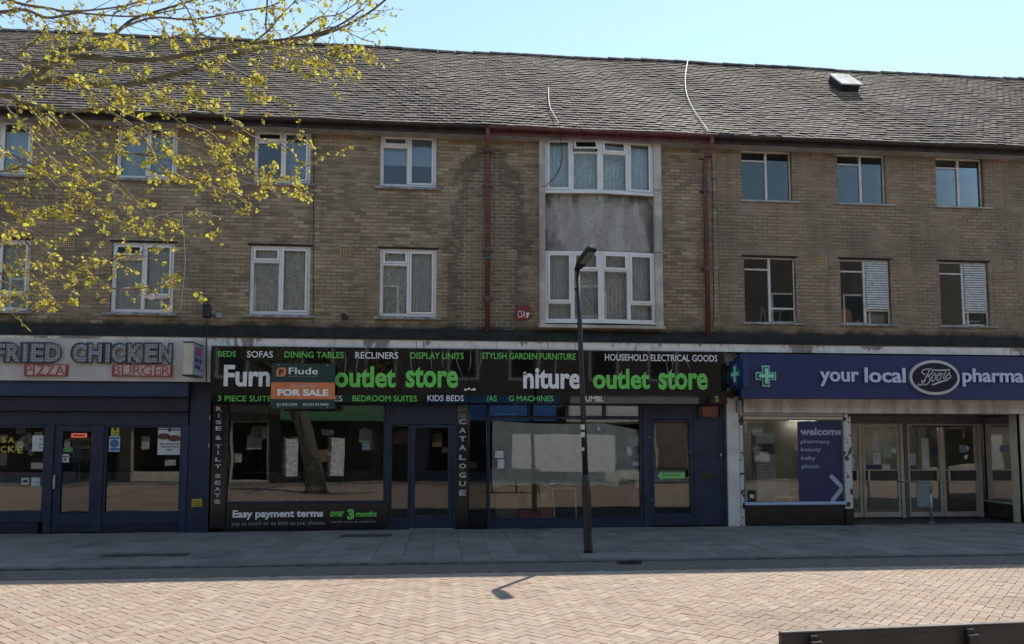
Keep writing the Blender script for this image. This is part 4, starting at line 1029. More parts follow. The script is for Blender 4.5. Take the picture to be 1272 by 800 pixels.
for (ya, yb, zc, zd, mm) in ((-.90, -.55, .62, .90, pr1), (-.92, -.70, .42, .56, pr2), (-.66, -.50, .42, .56, pr2), (-.88, -.6, .22, .34, pr2), (-.9, -.5, .06, .14, 'paper_green')):
    bx(xq, xq + .002, ya, yb, z0 + (z1 - z0) * zc, z0 + (z1 - z0) * zd).build('print_block', mm, ps)
bx(xq - .12, xq - .06, -.40, -.30, z0 + .2, z0 + .26).build('bracket', 'tileblack', ps); bx(xq - .12, xq - .06, -.40, -.30, z1 - .26, z1 - .2).build('bracket', 'tileblack', ps)
MB().box(at(257.3, 448, -.33)[0], at(262, 448, -.33)[0] - .004, SL_Y, .30, zt, zf0).build('end_post', 'whitewall', s1)
# posters of the takeaway
YP = YF + .03
def poster(u0, v0, u1, v1, m, label, lines=(), cat='poster', Y=YP, parts=()):
    o = thing('poster', label, cat, (*[at((u0 + u1) / 2, (v0 + v1) / 2, Y)[0]], Y, at((u0 + u1) / 2, v1, Y)[1]))
    pb(u0, v0, u1, v1, Y, .003, m, 'sheet', o)
    for (a, b, c, d, mm, nm) in parts: pb(a, b, c, d, Y - .003, .002, mm, nm, o)
    for (a, b, c, d, mm, tx) in lines: textpx(tx, a, b, c, d, Y - .003, mm, o, depth=.002, bold=.01)
    return o
ylw = mat('warning_yellow', (.55, .50, .03), .5); bl = mat('notice_blue', (.03, .12, .32), .5); meat = mat('meat_print', (.16, .05, .035), .6, (.08, .03, .02), 40); ink = mat('dark_ink', (.03, .025, .05), .6)
poster(138.2, 529, 148, 541.3, ylw, 'yellow warning notice stuck on top of the blue and white notice', parts=((141.5, 531.5, 145, 535, ink, 'warning_mark'), (139.8, 537, 146.6, 538, ink, 'print_row'), (139.8, 539, 146.6, 539.8, ink, 'print_row')), cat='notice')
po = poster(135.3, 542, 149, 561, 'paper', 'white notice with round blue symbol beside the takeaway door', parts=((136, 543.2, 148.4, 545.5, bl, 'header_strip'), (136, 556.5, 148.4, 559.5, bl, 'footer_strip')), cat='notice')
cx_, cz_ = at(142.2, 551, YP); MB().ell(cx_, cz_, .085, .08, YP - .005, YP - .001, 24).build('round_symbol', bl, po)
po = poster(196, 531.3, 225, 565, 'paper', 'white poster with two brown meat joints in the takeaway window', parts=((196.6, 533, 209, 534.2, bl, 'stripe'), (213, 533.2, 224.6, 534.8, meat, 'stripe')), lines=((198.5, 550.5, 223, 552.5, ink, 'BUY ANY BUCKET'), (201, 554, 220, 556, ink, 'GET ANOTHER'), (207, 557.5, 214, 560, meat, 'FREE')))
for u, v in ((203.5, 542), (216.5, 544.5)):
    cx_, cz_ = at(u, v, YP); MB().ell(cx_, cz_, .125, .062, YP - .006, YP - .001, 24).build('meat_print', meat, po)
cx_, cz_ = at(210.8, 534, YP); MB().ell(cx_, cz_, .034, .034, YP - .009, YP - .006, 16).build('round_logo', ink, po)
poster(78.3, 556, 90.3, 561.4, mat('sticker_green', (.06, .30, .06), .5), 'small green sticker on the glass of the takeaway door', cat='sticker')
poster(76, 564, 85.8, 574.4, 'paper', 'small white notice below the green sticker on the door', parts=((78, 566.5, 84, 568, ink, 'print_row'), (79.5, 569.5, 82.5, 572, ink, 'print_mark')), cat='notice')
pinky = mat('pink_red_light', (.5, .12, .10), .5, emit=((.8, .15, .12), .35))
poster(88.5, 538.3, 108, 543.5, pinky, 'pink glowing open panel high inside the takeaway door', cat='lit sign', Y=.5, parts=((91, 540, 105.5, 541.6, 'redlet', 'print_row'),))
poster(82.5, 544.6, 113.4, 546.8, ylw, 'thin yellow strip under the pink lit panel in the door', cat='strip', Y=.5)
poster(40, 541, 53.7, 560.5, 'paper', 'white paper notice in the takeaway window beside the yellow letters', parts=((48.5, 545, 52.5, 546, ink, 'print_row'), (48.5, 552, 52.5, 553, ink, 'print_row'), (48.5, 556, 52.5, 557, ink, 'print_row')), cat='notice')
poster(26.5, 593.8, 36, 601.5, 'paper', 'small white card with dark oval low in the takeaway window', parts=((28.3, 595.6, 34.2, 599.6, ink, 'oval_print'),), cat='card')
poster(38.7, 593, 50, 604.3, 'paper_green', 'pale green card next to the card with the dark oval', parts=((40, 595, 46.5, 597.5, 'paper', 'print_patch'), (40, 600, 45, 602, 'paper', 'print_patch')), cat='card')
poster(0, 586.8, 42, 590, mat('dim_red_strip', (.22, .03, .03), .5), 'dim red strip across the inside of the takeaway window', cat='strip', Y=.4)
wl_ = thing('window_lettering', 'yellow letters SA CKER stuck on the takeaway window glass', 'lettering', (at(18, 553, YP)[0], YP, at(18, 562, YP)[1]))
ylt = mat('yellow_vinyl', (.50, .44, .04), .5)
for ch, u0, u1, v0, v1 in (('S', 2, 8, 543, 550), ('A', 10, 18, 543, 550), ('C', .8, 7.5, 554, 562), ('K', 10, 19, 554, 562), ('E', 22, 28, 555, 563)):
    textpx(ch, u0, v0, u1, v1, YP - .002, ylt, wl_, depth=.002, bold=.02, name='letter')
bln = MB()
for i, (u, v) in enumerate(((30, 545), (37, 547), (30.5, 552), (35, 556), (38, 562), (34, 541), (26.5, 548))):
    cx_, cz_ = at(u, v, .25)
    if i == 0: bt = thing('balloon_bunch', 'bunch of pale balloons hanging in the takeaway window', 'balloons', (cx_, .25, cz_))
    MB().ball((cx_, .25 + .03 * (i % 3), cz_), .058, 10, 8, (1, 1, 1.15)).build('balloon', 'paper' if i % 3 else 'pink', bt, smooth=True)
yp = thing('wall_plate', 'small yellow plate low on the navy pier beside the black board', 'plate', (at(244, 625, -.10)[0], -.1, at(244, 630, -.1)[1]))
pb(238, 619.8, 251, 629.8, -.115, .014, 'yellow', 'plate', yp, bevel=.003)
for v in (622.5, 625, 627.4): pb(240, v, 249, v + 1, -.118, .003, mat('faded_brown_print', (.14, .10, .02), .6), 'print_row', yp)
for (u, v) in ((260.6, 519), (259.2, 554)): pb(u - .7, v - 3, u + .8, v + 2, -.112, .01, 'letgrey', 'hinge', s1)

# ---- furniture shop, left half
s2 = thing('shopfront', 'navy shopfront with black boards, wide window and door beside the glossy black pier', 'shopfront', (-2, 0, 0), 'shopfronts of the terrace')
s_cur = s2
xa_, xb_ = XS[1], XS[2]
room(xa_ + .1, xb_ - .1, s2)
zs1, zs0 = zf0 - .0, at(430, 500.5, -.42)[1]
MB().box(xa_, xb_, .0, .30, Z(502.5), zf0).build('header', 'navydark', s2)
# glazing
zw1, zw0 = Z(502.5), Z(626, YF, 380)
MB().box(X(280), X(478), YF + .0, .12, .0, zw0 - .002).build('stall_riser', 'navydark', s2)
fz(280, 478.5, zw0, zw1, .035, wb=.055)
o_ = pb(284, 504, 473, 513, .10, .02, mat('dull_beige', (.11, .105, .085), .8), 'beige_strip', s2)  # dull beige strip along the top of the wide window
MB().box(X(478.7), X(484), YF - .02, .12, 0, zw1).build('mullion', 'navy', s2, bevel=.008)
zd1 = Z(527.5)
MB().box(X(484), X(567), YF - .005, .10, zd1 + .002, zw1).build('head_board', 'navy2', s2, bevel=.006)
MB().ring(X(487), X(562), zd1 + .04, zw1 - .03, .03, YF - .018, YF - .005).build('board_moulding', 'navy', s2, bevel=.004)
fz(484.2, 509, .14, zd1, .04, glass='doorglass', wb=.10)
MB().box(X(484.2), X(509), YF, .1, 0, .138).build('stall_riser', 'navy', s2)
dr, dq = fz(509.3, 562.5, .03, zd1 - .003, .10, 'door', wb=.26, wt=.07, glass='doorglass')
MB().box(X(509), X(563), YF - .04, .1, 0, .028).build('threshold', 'steelrod', dr)
MB().ball((X(557.8), YF - .06, Z(584)), .03, 10, 8).box(X(557.3), X(558.6), YF - .05, YF, Z(588), Z(580)).build('handle', 'tileblack', dr)
MB().box(X(562.7), X(567), YF - .02, .12, 0, zd1).build('mullion', 'navy', s2, bevel=.006)
# glossy black pier
YK = -.09
MB().box(at(582.3, 580, YK)[0], at(604.3, 580, YK)[0], YK, .28, .0, at(593, 502.5, YK)[1]).build('glossy_pier', 'black', s2, bevel=.004)
# sign board
YB2 = -.42
sg = thing('shop_sign', 'long black fascia sign in two panels with white and green furniture lettering', 'sign', (2, YB2, 2.7))
xm1, xm2, xm3 = at(262, 466, YB2)[0], at(582.3, 466, YB2)[0], at(903, 466, YB2)[0]
ztop = at(600, 433.6, YB2)[1]; zbot = at(600, 500.6, YB2)[1]
for a, b in ((xm1, xm2), (xm2, xm3)):
    MB().box(a + .003, b - .003, YB2, YB2 + .07, zbot, ztop).build('sign_panel', 'black', sg, bevel=.004)
MB().box(xm1, xm3, YB2 + .071, -.0, zbot + .03, ztop - .02).build('sign_backing', 'blackmatt', sg)
def sgt(t_, u0, v0, u1, v1, m_, **k): textpx(t_, u0, v0, u1, v1, YB2, m_, sg, depth=.003, label=f'{"green" if m_ == "green" else "white"} lettering reading {t_}', **k)
for (t_, u0, v0, u1, v1, m_) in (
    ('BEDS', 271, 436, 293, 443.3, 'green'), ('SOFAS', 307, 436.2, 339, 444.2, 'white'), ('DINING TABLES', 353.5, 436.8, 427, 444.6, 'green'), ('RECLINERS', 441.5, 437.3, 494.5, 445.6, 'white'), ('DISPLAY UNITS', 510, 438, 576, 446, 'green'),
    ('3 PIECE SUITES', 270.5, 491.5, 342, 498.5, 'green'), ('ES', 415.5, 491.6, 425.3, 498.6, 'white'), ('BEDROOM SUITES', 438, 491.4, 518, 498.6, 'green'), ('KIDS BEDS', 531, 491, 576, 498.2, 'white'),
    ('STYLISH GARDEN FURNITURE', 598.5, 438.5, 715, 446.4, 'green'), ('HOUSEHOLD ELECTRICAL GOODS', 751.5, 440.4, 891, 448.6, 'white'),
    ('/AS', 604.5, 491.4, 617, 498.4, 'green'), ('G MACHINES', 632, 491.6, 687.5, 498.6, 'green'), ('UMBL', 727.5, 492, 750, 499.2, 'white'), ('S', 888.2, 492, 892.6, 499, 'green')):
    sgt(t_, u0, v0, u1, v1, m_, bold=.006)
for (t_, u0, v0, u1, v1, m_) in (('Furn', 278, 453.5, 335.5, 480.3, 'white'), ('iture', 339, 453.8, 395, 480.8, 'white'), ('outlet', 416, 455, 491.6, 481.4, 'green'), ('store', 504, 455.4, 569, 481.8, 'green'), ('niture', 650, 457.4, 721, 483, 'white'), ('outlet', 736.5, 458, 807, 483.3, 'green'), ('store', 818, 458.5, 879, 484.2, 'green')):
    sgt(t_, u0, v0, u1, v1, m_, bold=.03)
# torn sticker scraps
def scrap(u0, v0, u1, v1, seed, m_='white'):
    rr = random.Random(seed); x0, x1, z0, z1 = R(u0, v0, u1, v1, YB2); n = 14
    pts = [((x0 + x1) / 2 + (x1 - x0) / 2 * math.cos(2 * math.pi * i / n) * rr.uniform(.5, 1), (z0 + z1) / 2 + (z1 - z0) / 2 * math.sin(2 * math.pi * i / n) * rr.uniform(.45, 1)) for i in range(n)]
    MB().prism(pts, YB2 - .003, YB2).build('torn_sticker', m_, sg)
for i, q in enumerate(((576, 482, 581, 485.5), (580, 481, 585, 485), (586, 481.5, 591.5, 486), (649.5, 461, 655, 467), (584, 483, 588, 485.5))): scrap(*q, i)
pc_ = mat('peel_mark', (.022, .022, .024), .3)
for i, (u, v, h, sl) in enumerate(((508, 437, 30, 6), (535, 434, 26, 2), (549, 434, 22, 1), (566, 434, 34, 8), (585, 434, 28, -4), (597, 436, 24, -3), (428, 436, 34, 0), (443, 437, 28, 0), (690, 440, 34, 0), (836, 438, 22, -2), (852, 440, 20, 5), (828, 446, 30, 1))):
    x0, x1, z0, z1 = R(u, v, u + 2.4, v + h, YB2); s_ = sl * .016; k = 8; pts = []
    for j in range(k + 1): t = j / k; pts.append((x0 + s_ * t * t + .012 * math.sin(5 * t + i), z1 + (z0 - z1) * t))
    pts2 = [(p[0] + .022 * (1 - .6 * abs(2 * j / k - 1)), p[1]) for j, p in enumerate(pts)][::-1]
    MB().prism(pts + pts2, YB2 - .0015, YB2).build('grey_streak', mat('streak_grey', (.14, .14, .14), .25) if i == 0 else bpy.data.materials['streak_grey'], sg)  # narrow grey streaks down the black sign panels
# vertical boards and payment board
YV = -.07
vb = thing('vertical_sign', 'tall narrow black board with stacked letters RISE and TILT SEATS', 'sign', (at(271, 580, YV)[0], YV, 0))
pb(262.4, 501.5, 280.8, 656.8, YV, .05, 'blackmatt', 'board', vb, bevel=.003)
for ch, v0, v1 in (('R', 505, 510.8), ('I', 513.8, 518.6), ('S', 522, 527), ('E', 529.7, 534.8), ('&', 541.2, 546.4), ('T', 552, 557), ('I', 560, 564.6), ('L', 568.4, 573.2), ('T', 577, 581.6), ('S', 589, 593.7), ('E', 597.2, 602.2), ('A', 605.2, 610.2), ('T', 613, 617.8), ('S', 620.6, 625.8)):
    w2 = 3.6 if ch != 'I' else .8; uc = 272 - (v0 - 505) * .017; textpx(ch, uc - w2, v0, uc + w2, v1, YV, 'silver', vb, bold=.03, depth=.006, name='letter')
pt = thing('payment_sign', 'black board reading easy payment terms under the wide window', 'sign', (at(380, 640, YV)[0], YV, 0))
x0, x1 = at(281.3, 640, YV)[0], at(481, 640, YV)[0]; za, zb3 = at(380, 656.4, YV)[1], at(380, 625.5, YV)[1]
MB().box(x0, x1, YV, YV + .04, za, zb3).build('board', 'blackmatt', pt, bevel=.003)
for (t_, u0, v0, u1, v1, m_, bo) in (('Easy payment terms', 289, 633.3, 401.5, 645.3, 'white', .035), ('pay as much or as little as you choose', 288, 647, 403.5, 654, 'letgrey', 0), ('over', 410, 635.2, 427.5, 642, 'green', .03), ('3', 431.3, 632.2, 440.2, 645.4, 'green', .06), ('months', 442.3, 634.6, 468, 641.8, 'green', .03), ('ask for terms & conditions', 411, 646.6, 467.5, 649.2, 'letgrey', 0)):
    textpx(t_, u0, v0, u1, v1, YV, m_, pt, bold=bo, depth=.003, label=f'lettering reading {t_}')
ctg = thing('vertical_sign', 'tall narrow black board with stacked letters CATALOGUE beside the door', 'sign', (at(574.5, 580, YV)[0], YV, 0))
pb(567.2, 501.8, 581.8, 655.4, YV, .05, 'blackmatt', 'board', ctg, bevel=.003)
pb(568.2, 503, 581.3, 527, YV - .004, .004, mat('grey_sticker', (.10, .10, .10), .5, (.05, .05, .05), 20), 'grey_label', ctg)
for ch, v0, v1 in (('C', 520.3, 527), ('A', 531.2, 537.8), ('T', 542, 548.2), ('A', 553, 559.2), ('L', 565, 571.2), ('O', 575.8, 582), ('G', 587, 593.4), ('U', 597.8, 604), ('E', 608.8, 615.5)):
    textpx(ch, 570.4, v0, 578.8, v1, YV - .0045, 'silver', ctg, bold=.03, depth=.006, name='letter')
textpx('FROM', 568.8, 506.3, 580.6, 511, YV - .0045, 'letgrey', ctg, depth=.003); textpx('OUR', 571, 513.8, 578.2, 518, YV - .0045, 'silver', ctg, depth=.003)
# for sale board
YQ = -.60
fs = thing('for_sale_board', 'green and orange estate agent board reading FOR SALE on the black fascia', 'sign', (at(376, 480, YQ)[0], YQ, at(376, 508, YQ)[1]))
x0, x1, z0, z1 = R(336.8, 451.5, 416, 507.8, YQ); za, zb3 = at(376, 495.8, YQ)[1], at(376, 475, YQ)[1]
MB().box(x0, x1, YQ, YQ + .025, z0, z1).build('board', 'darkgreen', fs, bevel=.002); MB().box(x0, x1, YQ - .002, YQ - .0003, za, zb3).build('orange_band', 'orange', fs)
YQ2 = YQ - .002
cx_, cz_, c2x, c2z = *at(343.5, 456.5, YQ2), *at(355.3, 467.8, YQ2)
MB().prism([(cx_, c2z), (c2x - .05, c2z), (c2x, c2z + .05), (c2x, cz_), (cx_ + .05, cz_), (cx_, cz_ - .05)], YQ2, YQ2 + .0015).build('logo_tile', 'orange', fs)
for (t_, u0, v0, u1, v1, m_, bo, Yt) in (('F', 346.3, 458.8, 352.3, 466, 'darkgreen', .05, YQ2), ('Flude', 358.7, 456.8, 395, 465, 'white', .01, YQ), ('PROPERTY CONSULTANTS', 358.7, 466.8, 395, 468.3, 'letgrey', 0, YQ), ('Shop and Flat', 361.5, 477.6, 392, 482, 'paper', 0, YQ2), ('FOR SALE', 344.6, 483.3, 408, 492, 'white', .05, YQ2), ('FLUDE.COM', 344, 500.8, 369, 503.9, 'white', 0, YQ), ('01243 819000', 376.5, 500.8, 408, 503.9, 'white', 0, YQ)):
    textpx(t_, u0, v0, u1, v1, Yt, m_, fs, bold=bo, depth=.0022)
for (u, v) in ((346.3, 453.3), (407, 453.8), (345.4, 505), (406.7, 506.5)): x_, z_ = at(u, v, YQ); MB().ball((x_, YQ - .003, z_), .010, 8, 5).build('screw', 'white', fs)
for x_ in (x0 + .2, x1 - .2): MB().box(x_, x_ + .04, YQ + .026, YB2 - .001, z0 + .1, z1 - .1).build('batten', 'card', fs)

# table inside the left window, and panels imitating reflections
t_ = thing('stored_table', 'dim table top leaning inside the wide shop window', 'table', (-2.5, 2.0, 0))
bx(-4.4, -2.6, 1.7, 2.5, .72, .76).build('table_top', 'tileblack', t_)
for xx in (-4.3, -2.7):
    for yy in (1.8, 2.4): bx(xx, xx + .05, yy, yy + .05, .02, .72).build('leg', 'tileblack', t_)
for (u0, u1, lab) in ((352, 369, 'white panel imitating a reflection in the wide shop glass below the for sale board'), (408, 426, 'second white panel imitating a reflection in the wide shop glass toward the door')):
    x0, x1, z0, z1 = R(u0, 543, u1, 591, 1.4); ws = thing('reflection_panel', lab, 'reflection panel', (x0, 1.4, z0))  # panel behind the glass imitates a sunlit board mirrored in it
    bx(x0, x1, 1.4, 1.42, z0, z1).build('panel', mat('mirrored_board_paint', (.62, .64, .66), .6, (.22, .23, .24), 11, stretch=(1, 1, 2), contrast=(.46, .54)) if u0 < 400 else bpy.data.materials['mirrored_board_paint'], ws)  # pale and dark mottle paints sun and branch shadows
    bx(x0 - .02, x0, 1.39, 1.43, .02, z1 + .02).build('upright', 'greyalu', ws); bx(x1, x1 + .02, 1.39, 1.43, .02, z1 + .02).build('upright', 'greyalu', ws)  # uprights belong to the added reflection panel

# ---- furniture shop, right half
s3 = thing('shopfront', 'navy shopfront with sheeted window, transom lights and boarded side door', 'shopfront', (4, 0, 0), 'shopfronts of the terrace')
s_cur = s3; xa_, xb_ = XS[2], XS[3]
room(xa_ + .1, xb_ - .1, s3)
MB().box(xa_, xb_, .0, .30, Z(502.5, YF, 750), zf0).build('header', 'navydark', s3)
zt3 = Z(502.5, YF, 750); zr3 = Z(516.5, YF, 700); zw3, zb4 = Z(520.5, YF, 700), Z(645.5, YF, 700)
MB().box(X(604.7), X(799), YF, .12, 0, zb4 - .002).build('stall_riser', 'navy', s3, bevel=.01)
ft, q_ = fz(604.7, 799, zb4, zw3 + .05, .065, wb=.03, wt=.055)
tm = MB().ring(X(604.7), X(799), zw3 + .052, zt3, .055, YF, YF + .08, wt=.012, wb=.012)
for u0, u1 in ((655.3, 659.2), (702.3, 706.8), (749.3, 753.2)): tm.box(X(u0), X(u1), YF - .005, YF + .085, zw3 + .064, zt3 - .012)
tmo = tm.build('transom_frame', 'navy', s3, bevel=.004)
for u0, u1 in ((608.5, 655.3), (659.2, 702.3), (706.8, 749.3), (753.2, 795)): MB().box(X(u0) + .004, X(u1) - .004, YF + .04, YF + .046, zw3 + .066, zt3 - .014).build('pane', 'shopglass', tmo)
for u0, u1, v0, v1, lab in ((709, 748, 505, 516, 'white roller blind edge behind the third transom light'), (755, 792, 505.5, 516.5, 'white roller blind edge behind the last transom light')):
    pb(u0, v0, u1, v1, .25, .02, 'paper', 'blind_strip', None, label=lab, cat='blind')
pb(613, 514, 640, 515.2, .3, .02, 'paper', 'strip_light', None, label='thin pale strip behind the first transom light', cat='strip')
MB().box(X(799.2), X(808), YF - .02, .12, 0, zt3).build('mullion', 'navy', s3, bevel=.006)
zd3 = Z(521, YF, 830)
MB().box(X(808), X(862), YF - .004, .1, zd3 + .002, zt3).build('head_board', 'navy', s3, bevel=.005)
x0, x1 = X(808.2), X(862); o_ = MB().ring(x0, x1, .03, zd3, .075, YF, YF + .08, wb=.24, wt=.06).build('door', 'navy', s3, bevel=.006)
ga, gb, gc, gd = X(812.5), X(855), .27, zd3 - .06
MB().box(x0 + .075, x1 - .075, YF + .045, YF + .051, .27, zd3 - .06).build('pane', 'doorglass', o_)
zl1_, zl0_ = Z(582, YF, 833), Z(599.5, YF, 833)
MB().box(x0 + .075, x1 - .075, YF - .004, YF + .044, zl1_ - .018, zl1_ + .006).box(x0 + .075, x1 - .075, YF - .004, YF + .044, zl0_ - .012, zl0_ + .008).build('mid_rail', 'tileblack', o_)
for (u, v) in ((807, 543), (857.5, 561), (809, 622)): MB().ball((X(u), YF - .012, Z(v)), .016, 8, 6).build('lock', 'steelrod', o_)
curtain((x0 + .10, x1 - .10, zl1_ + .01, zd3 - .075), .075, M['brown_cloth'], 'brown cloth hung behind the upper glass of the door beside the sheeted window', name='door_cloth', folds=4, amp=.018)
curtain((x0 + .12, x1 - .09, Z(631, YF, 833), zl0_ - .03), .075, M['brown_cloth'], 'brown paper cloth covering the lower glass of the same door', name='door_cloth', folds=2, amp=.012)
YE_ = YF + .030
en = thing('entrance_sign', 'green arrow entrance sign in the letter plate of the door', 'sign', (at(834, 590, YE_)[0], YE_, at(834, 599, YE_)[1]))
pb(811, 583.5, 851.5, 598, YE_ + .004, .003, mat('grey_green_card', (.13, .17, .13), .6, (.08, .10, .08), 10), 'card', en)
x0, x1, z0, z1 = R(816.5, 587, 850.5, 594.3, YE_); zm = (z0 + z1) / 2
MB().prism([(x0, zm), (x0 + .10, z0 - .035), (x0 + .10, z0), (x1, z0), (x1, z1), (x0 + .10, z1), (x0 + .10, z1 + .035)], YE_, YE_ + .003).build('arrow', mat('arrow_green', (.22, .62, .18), .4), en)
textpx('ENTRANCE', 823, 588.6, 845.5, 591.4, YE_, mat('dark_green_ink', (.03, .12, .03), .5), en, depth=.002, bold=.01)
textpx('NOT THIS DOOR', 825, 592.3, 843, 593.6, YE_, bpy.data.materials['dark_green_ink'], en, depth=.002) if False else None
# side door (boarded)
x0, x1 = X(862.3), X(899); sdz = Z(519.5, YF, 880)
sdo = MB().ring(x0, x1, .03, sdz, .06, YF, YF + .06).box(x0 + .06, x1 - .06, YF + .012, YF + .05, .09, sdz - .06).build('side_door', 'navy', s3, bevel=.005)
for z_ in (.95,): MB().box(x0 + .06, x1 - .06, YF + .004, YF + .012, z_, z_ + .05).build('rail', 'navy', sdo)
pb(872, 588, 888.5, 592.5, YF - .0, .014, 'tileblack', 'letterbox', sdo); MB().ball((X(895.5), YF - .01, Z(565.5)), .02, 8, 6, (1, 1, 2)).build('handle', 'steelrod', sdo)
o_, _q = fz(862.3, 899, sdz + .002, zt3, .055, 'fanlight', wb=.02, wt=.015, glass='shopglass')
pb(868, 506, 889, 517.5, .12, .01, mat('beige_blank', (.16, .14, .10), .7), 'blank_card', o_)
MB().box(X(899.2), xb_ - .004, YF - .02, .2, 0, zt3).build('mullion', 'navy', s3, bevel=.006)
# sheet and stored goods behind the window
def dust_sheet():
    x0, x1 = X(612), X(796); n = 90; m_ = 22; vs = []
    for j in range(m_ + 1):
        for i in range(n + 1):
            t = i / n; s = j / m_; x = x0 + (x1 - x0) * t
            top = Z(523 + 4 * math.sin(t * 3.1) + (0 if t < .72 else 11 * ((t - .72) / .28) ** 1.2), .3, 700); bot = Z(603 - 2 * math.sin(t * 4) - (9 if t > .86 else 0) + .8 * math.sin(t * 40), .3, 700)
            y = .085 + .02 * math.sin(t * 26 + 1.5 * math.sin(s * 3)) * s + .05 * math.sin(t * 7 + s * 2) + .03 * math.sin((t * 1.2 - s * .8) * 22) * (1 if t > .7 else .2)
            vs.append((x, y, top + (bot - top) * s))
    q = MB().add(vs, [(j * (n + 1) + i, (j + 1) * (n + 1) + i, (j + 1) * (n + 1) + i + 1, j * (n + 1) + i + 1) for j in range(m_) for i in range(n)]); q.smooth = True
    return q.build('dust_sheet', cloth_mat('white_polythene', (.88, .94, .96), alpha=1), None, 'white dust sheet draped across the inside of the right furniture window', 'sheet')
dust_sheet()
def boxthing(u0, v0, u1, v1, Y, dpt, m_, label, tape=None, name='cardboard_box', cat='box'):
    x0, x1, z0, z1 = R(u0, v0, u1, v1, Y); z0 = max(z0, .03); o = thing(name, label, cat, ((x0 + x1) / 2, Y, z0))
    MB().box(x0, x1, Y, Y + dpt, z0, z1).build('carton', m_, o, bevel=.006)
    if tape: MB().box(x0 + (x1 - x0) * tape[0], x0 + (x1 - x0) * tape[1], Y - .003, Y - .0005, z0 + (z1 - z0) * tape[2], z0 + (z1 - z0) * tape[3]).build('label_patch', 'paper', o)
    return o
boxthing(654, 597, 684, 645, .45, .5, 'card', 'large brown cardboard box below the dust sheet behind the glass')
boxthing(671, 604, 686, 645, .40, .04, 'card_orange', 'orange panel with a white label leaning against the large brown box', tape=(.1, .55, .55, .8), name='box_panel', cat='panel')
boxthing(644, 634, 667, 645, .22, .16, 'red', 'low red crate on the window floor in front of the brown box', name='crate', cat='crate')
boxthing(616, 605, 645, 645, .6, .4, 'card', 'brown board box standing in the corner by the glossy pier')
tr = thing('white_trestle', 'white metal trestle frame inside the sheeted window beside the lamp post', 'trestle', (X(702), .4, 0))
for (a, b) in (((689, 645), (686.5, 607)), ((716, 645), (714.5, 607)), ((686, 607), (715, 606))):
    pa, pb_ = at(*a, .35), at(*b, .35); MB().tube([(pa[0], .35, max(pa[1], .03)), (pb_[0], .35, pb_[1])], .018, 6).build('rail', 'white', tr)
for i, (u0, v0, u1, v1) in enumerate(((614.5, 560, 625.5, 569), (618, 570.5, 626.5, 582))):
    poster(u0, v0, u1, v1, 'paper', ('white note taped on the glass at the edge of the dust sheet, upper one', 'white note taped on the glass at the edge of the dust sheet, lower one')[i], cat='note')
poster(789, 588, 798, 606, 'paper', 'white sheet of paper low at the edge of the sheeted window near the door', cat='paper', Y=.10)

# ---- white pillar and chemist
YPW = -.10
pw = thing('pillar', 'flaking white painted pillar between the navy door and the chemist window', 'pillar', (at(911, 600, YPW)[0], 0, 0))
MB().box(at(903.8, 560, YPW)[0], at(918.4, 560, YPW)[0], YPW, .3, 0, zf0).build('shaft', 'whitewall', pw, bevel=.012)
MB().box(at(918.6, 560, YPW + .03)[0], at(923.5, 560, YPW + .03)[0], YPW + .03, .3, 0, at(920, 509, YPW)[1]).build('flaking_edge', 'peel', pw, bevel=.006)
s4 = thing('shopfront', 'chemist shopfront with cream aluminium double doors set back in a porch', 'shopfront', (9.5, 0, 0), 'shopfronts of the terrace')
s_cur = s4
x923 = at(923.6, 560, YF)[0]; XPR = at(1048.5, 585, YF)[0]; XPR2 = at(1057.3, 585, YF)[0]
YD = 1.30
xdoor0 = at(1040, 580, YD)[0]; xdoor1 = at(1218.5, 580, YD)[0]
zl_top, zl_bot = at(1100, 494.5, -.16)[1], at(1100, 513.5, -.16)[1]
MB().box(x923 - .03, BX1, -.16, .30, zl_bot, zf0 - .0).build('lintel_beam', 'lintel', s4, bevel=.01)
# left window
zwt, zwb = at(985, 521.5, YF)[1], at(985, 627, YF)[1]
MB().box(x923, XPR, -.06, .08, zwt + .002, zl_bot - .002).build('shutter_box', 'cream', s4, bevel=.01)
MB().box(x923, XPR, -.068, -.0605, zwt + .07, zwt + .085).build('shadow_groove', 'tileblack', s4)
MB().ring(x923, XPR, zwb, zwt, .03, YF, YF + .07, wb=.06, wt=.02).build('window', 'greyalu', s4, bevel=.003)
MB().box(x923 + .03, XPR - .03, YF + .03, YF + .036, zwb + .06, zwt - .02).build('pane', 'shopglass', s4)
MB().box(x923 - .01, XPR + .0, YF - .05, YF - .001, zwb - .0, zwb + .062).build('sill', 'bluesill', s4, bevel=.004)
MB().box(x923, XPR, YF + .02, .25, 0, zwb - .002).build('stall_riser', 'tileblack', s4, bevel=.008)
MB().box(XPR + .002, XPR2, YF - .04, .12, at(1052, 632, YF)[1], zl_bot - .002).build('post', 'peel', s4, bevel=.006)
MB().box(XPR + .002, XPR2 + .02, YF - .03, .12, 0, at(1052, 632, YF)[1] - .002).build('post_base', 'tileblack', s4, bevel=.006)
# porch: side glass of the left window, ceiling, floor
MB().box(XPR2 - .05, XPR2, .12, YD, .5, zl_bot).build('return_frame', 'greyalu', s4); 
MB().box(XPR2 - .06, XPR2 + .0, .12, YD, 0, .5).build('return_riser', 'tileblack', s4)
MB().box(XPR2 - .4, BX1, .30, YD + .3, zl_bot - .0, zl_bot + .02).build('porch_ceiling', 'room', s4)
MB().box(XPR2 - .4, BX1, 1.6, YD + .5, -.10, -.008).build('porch_floor', 'slab', s4)
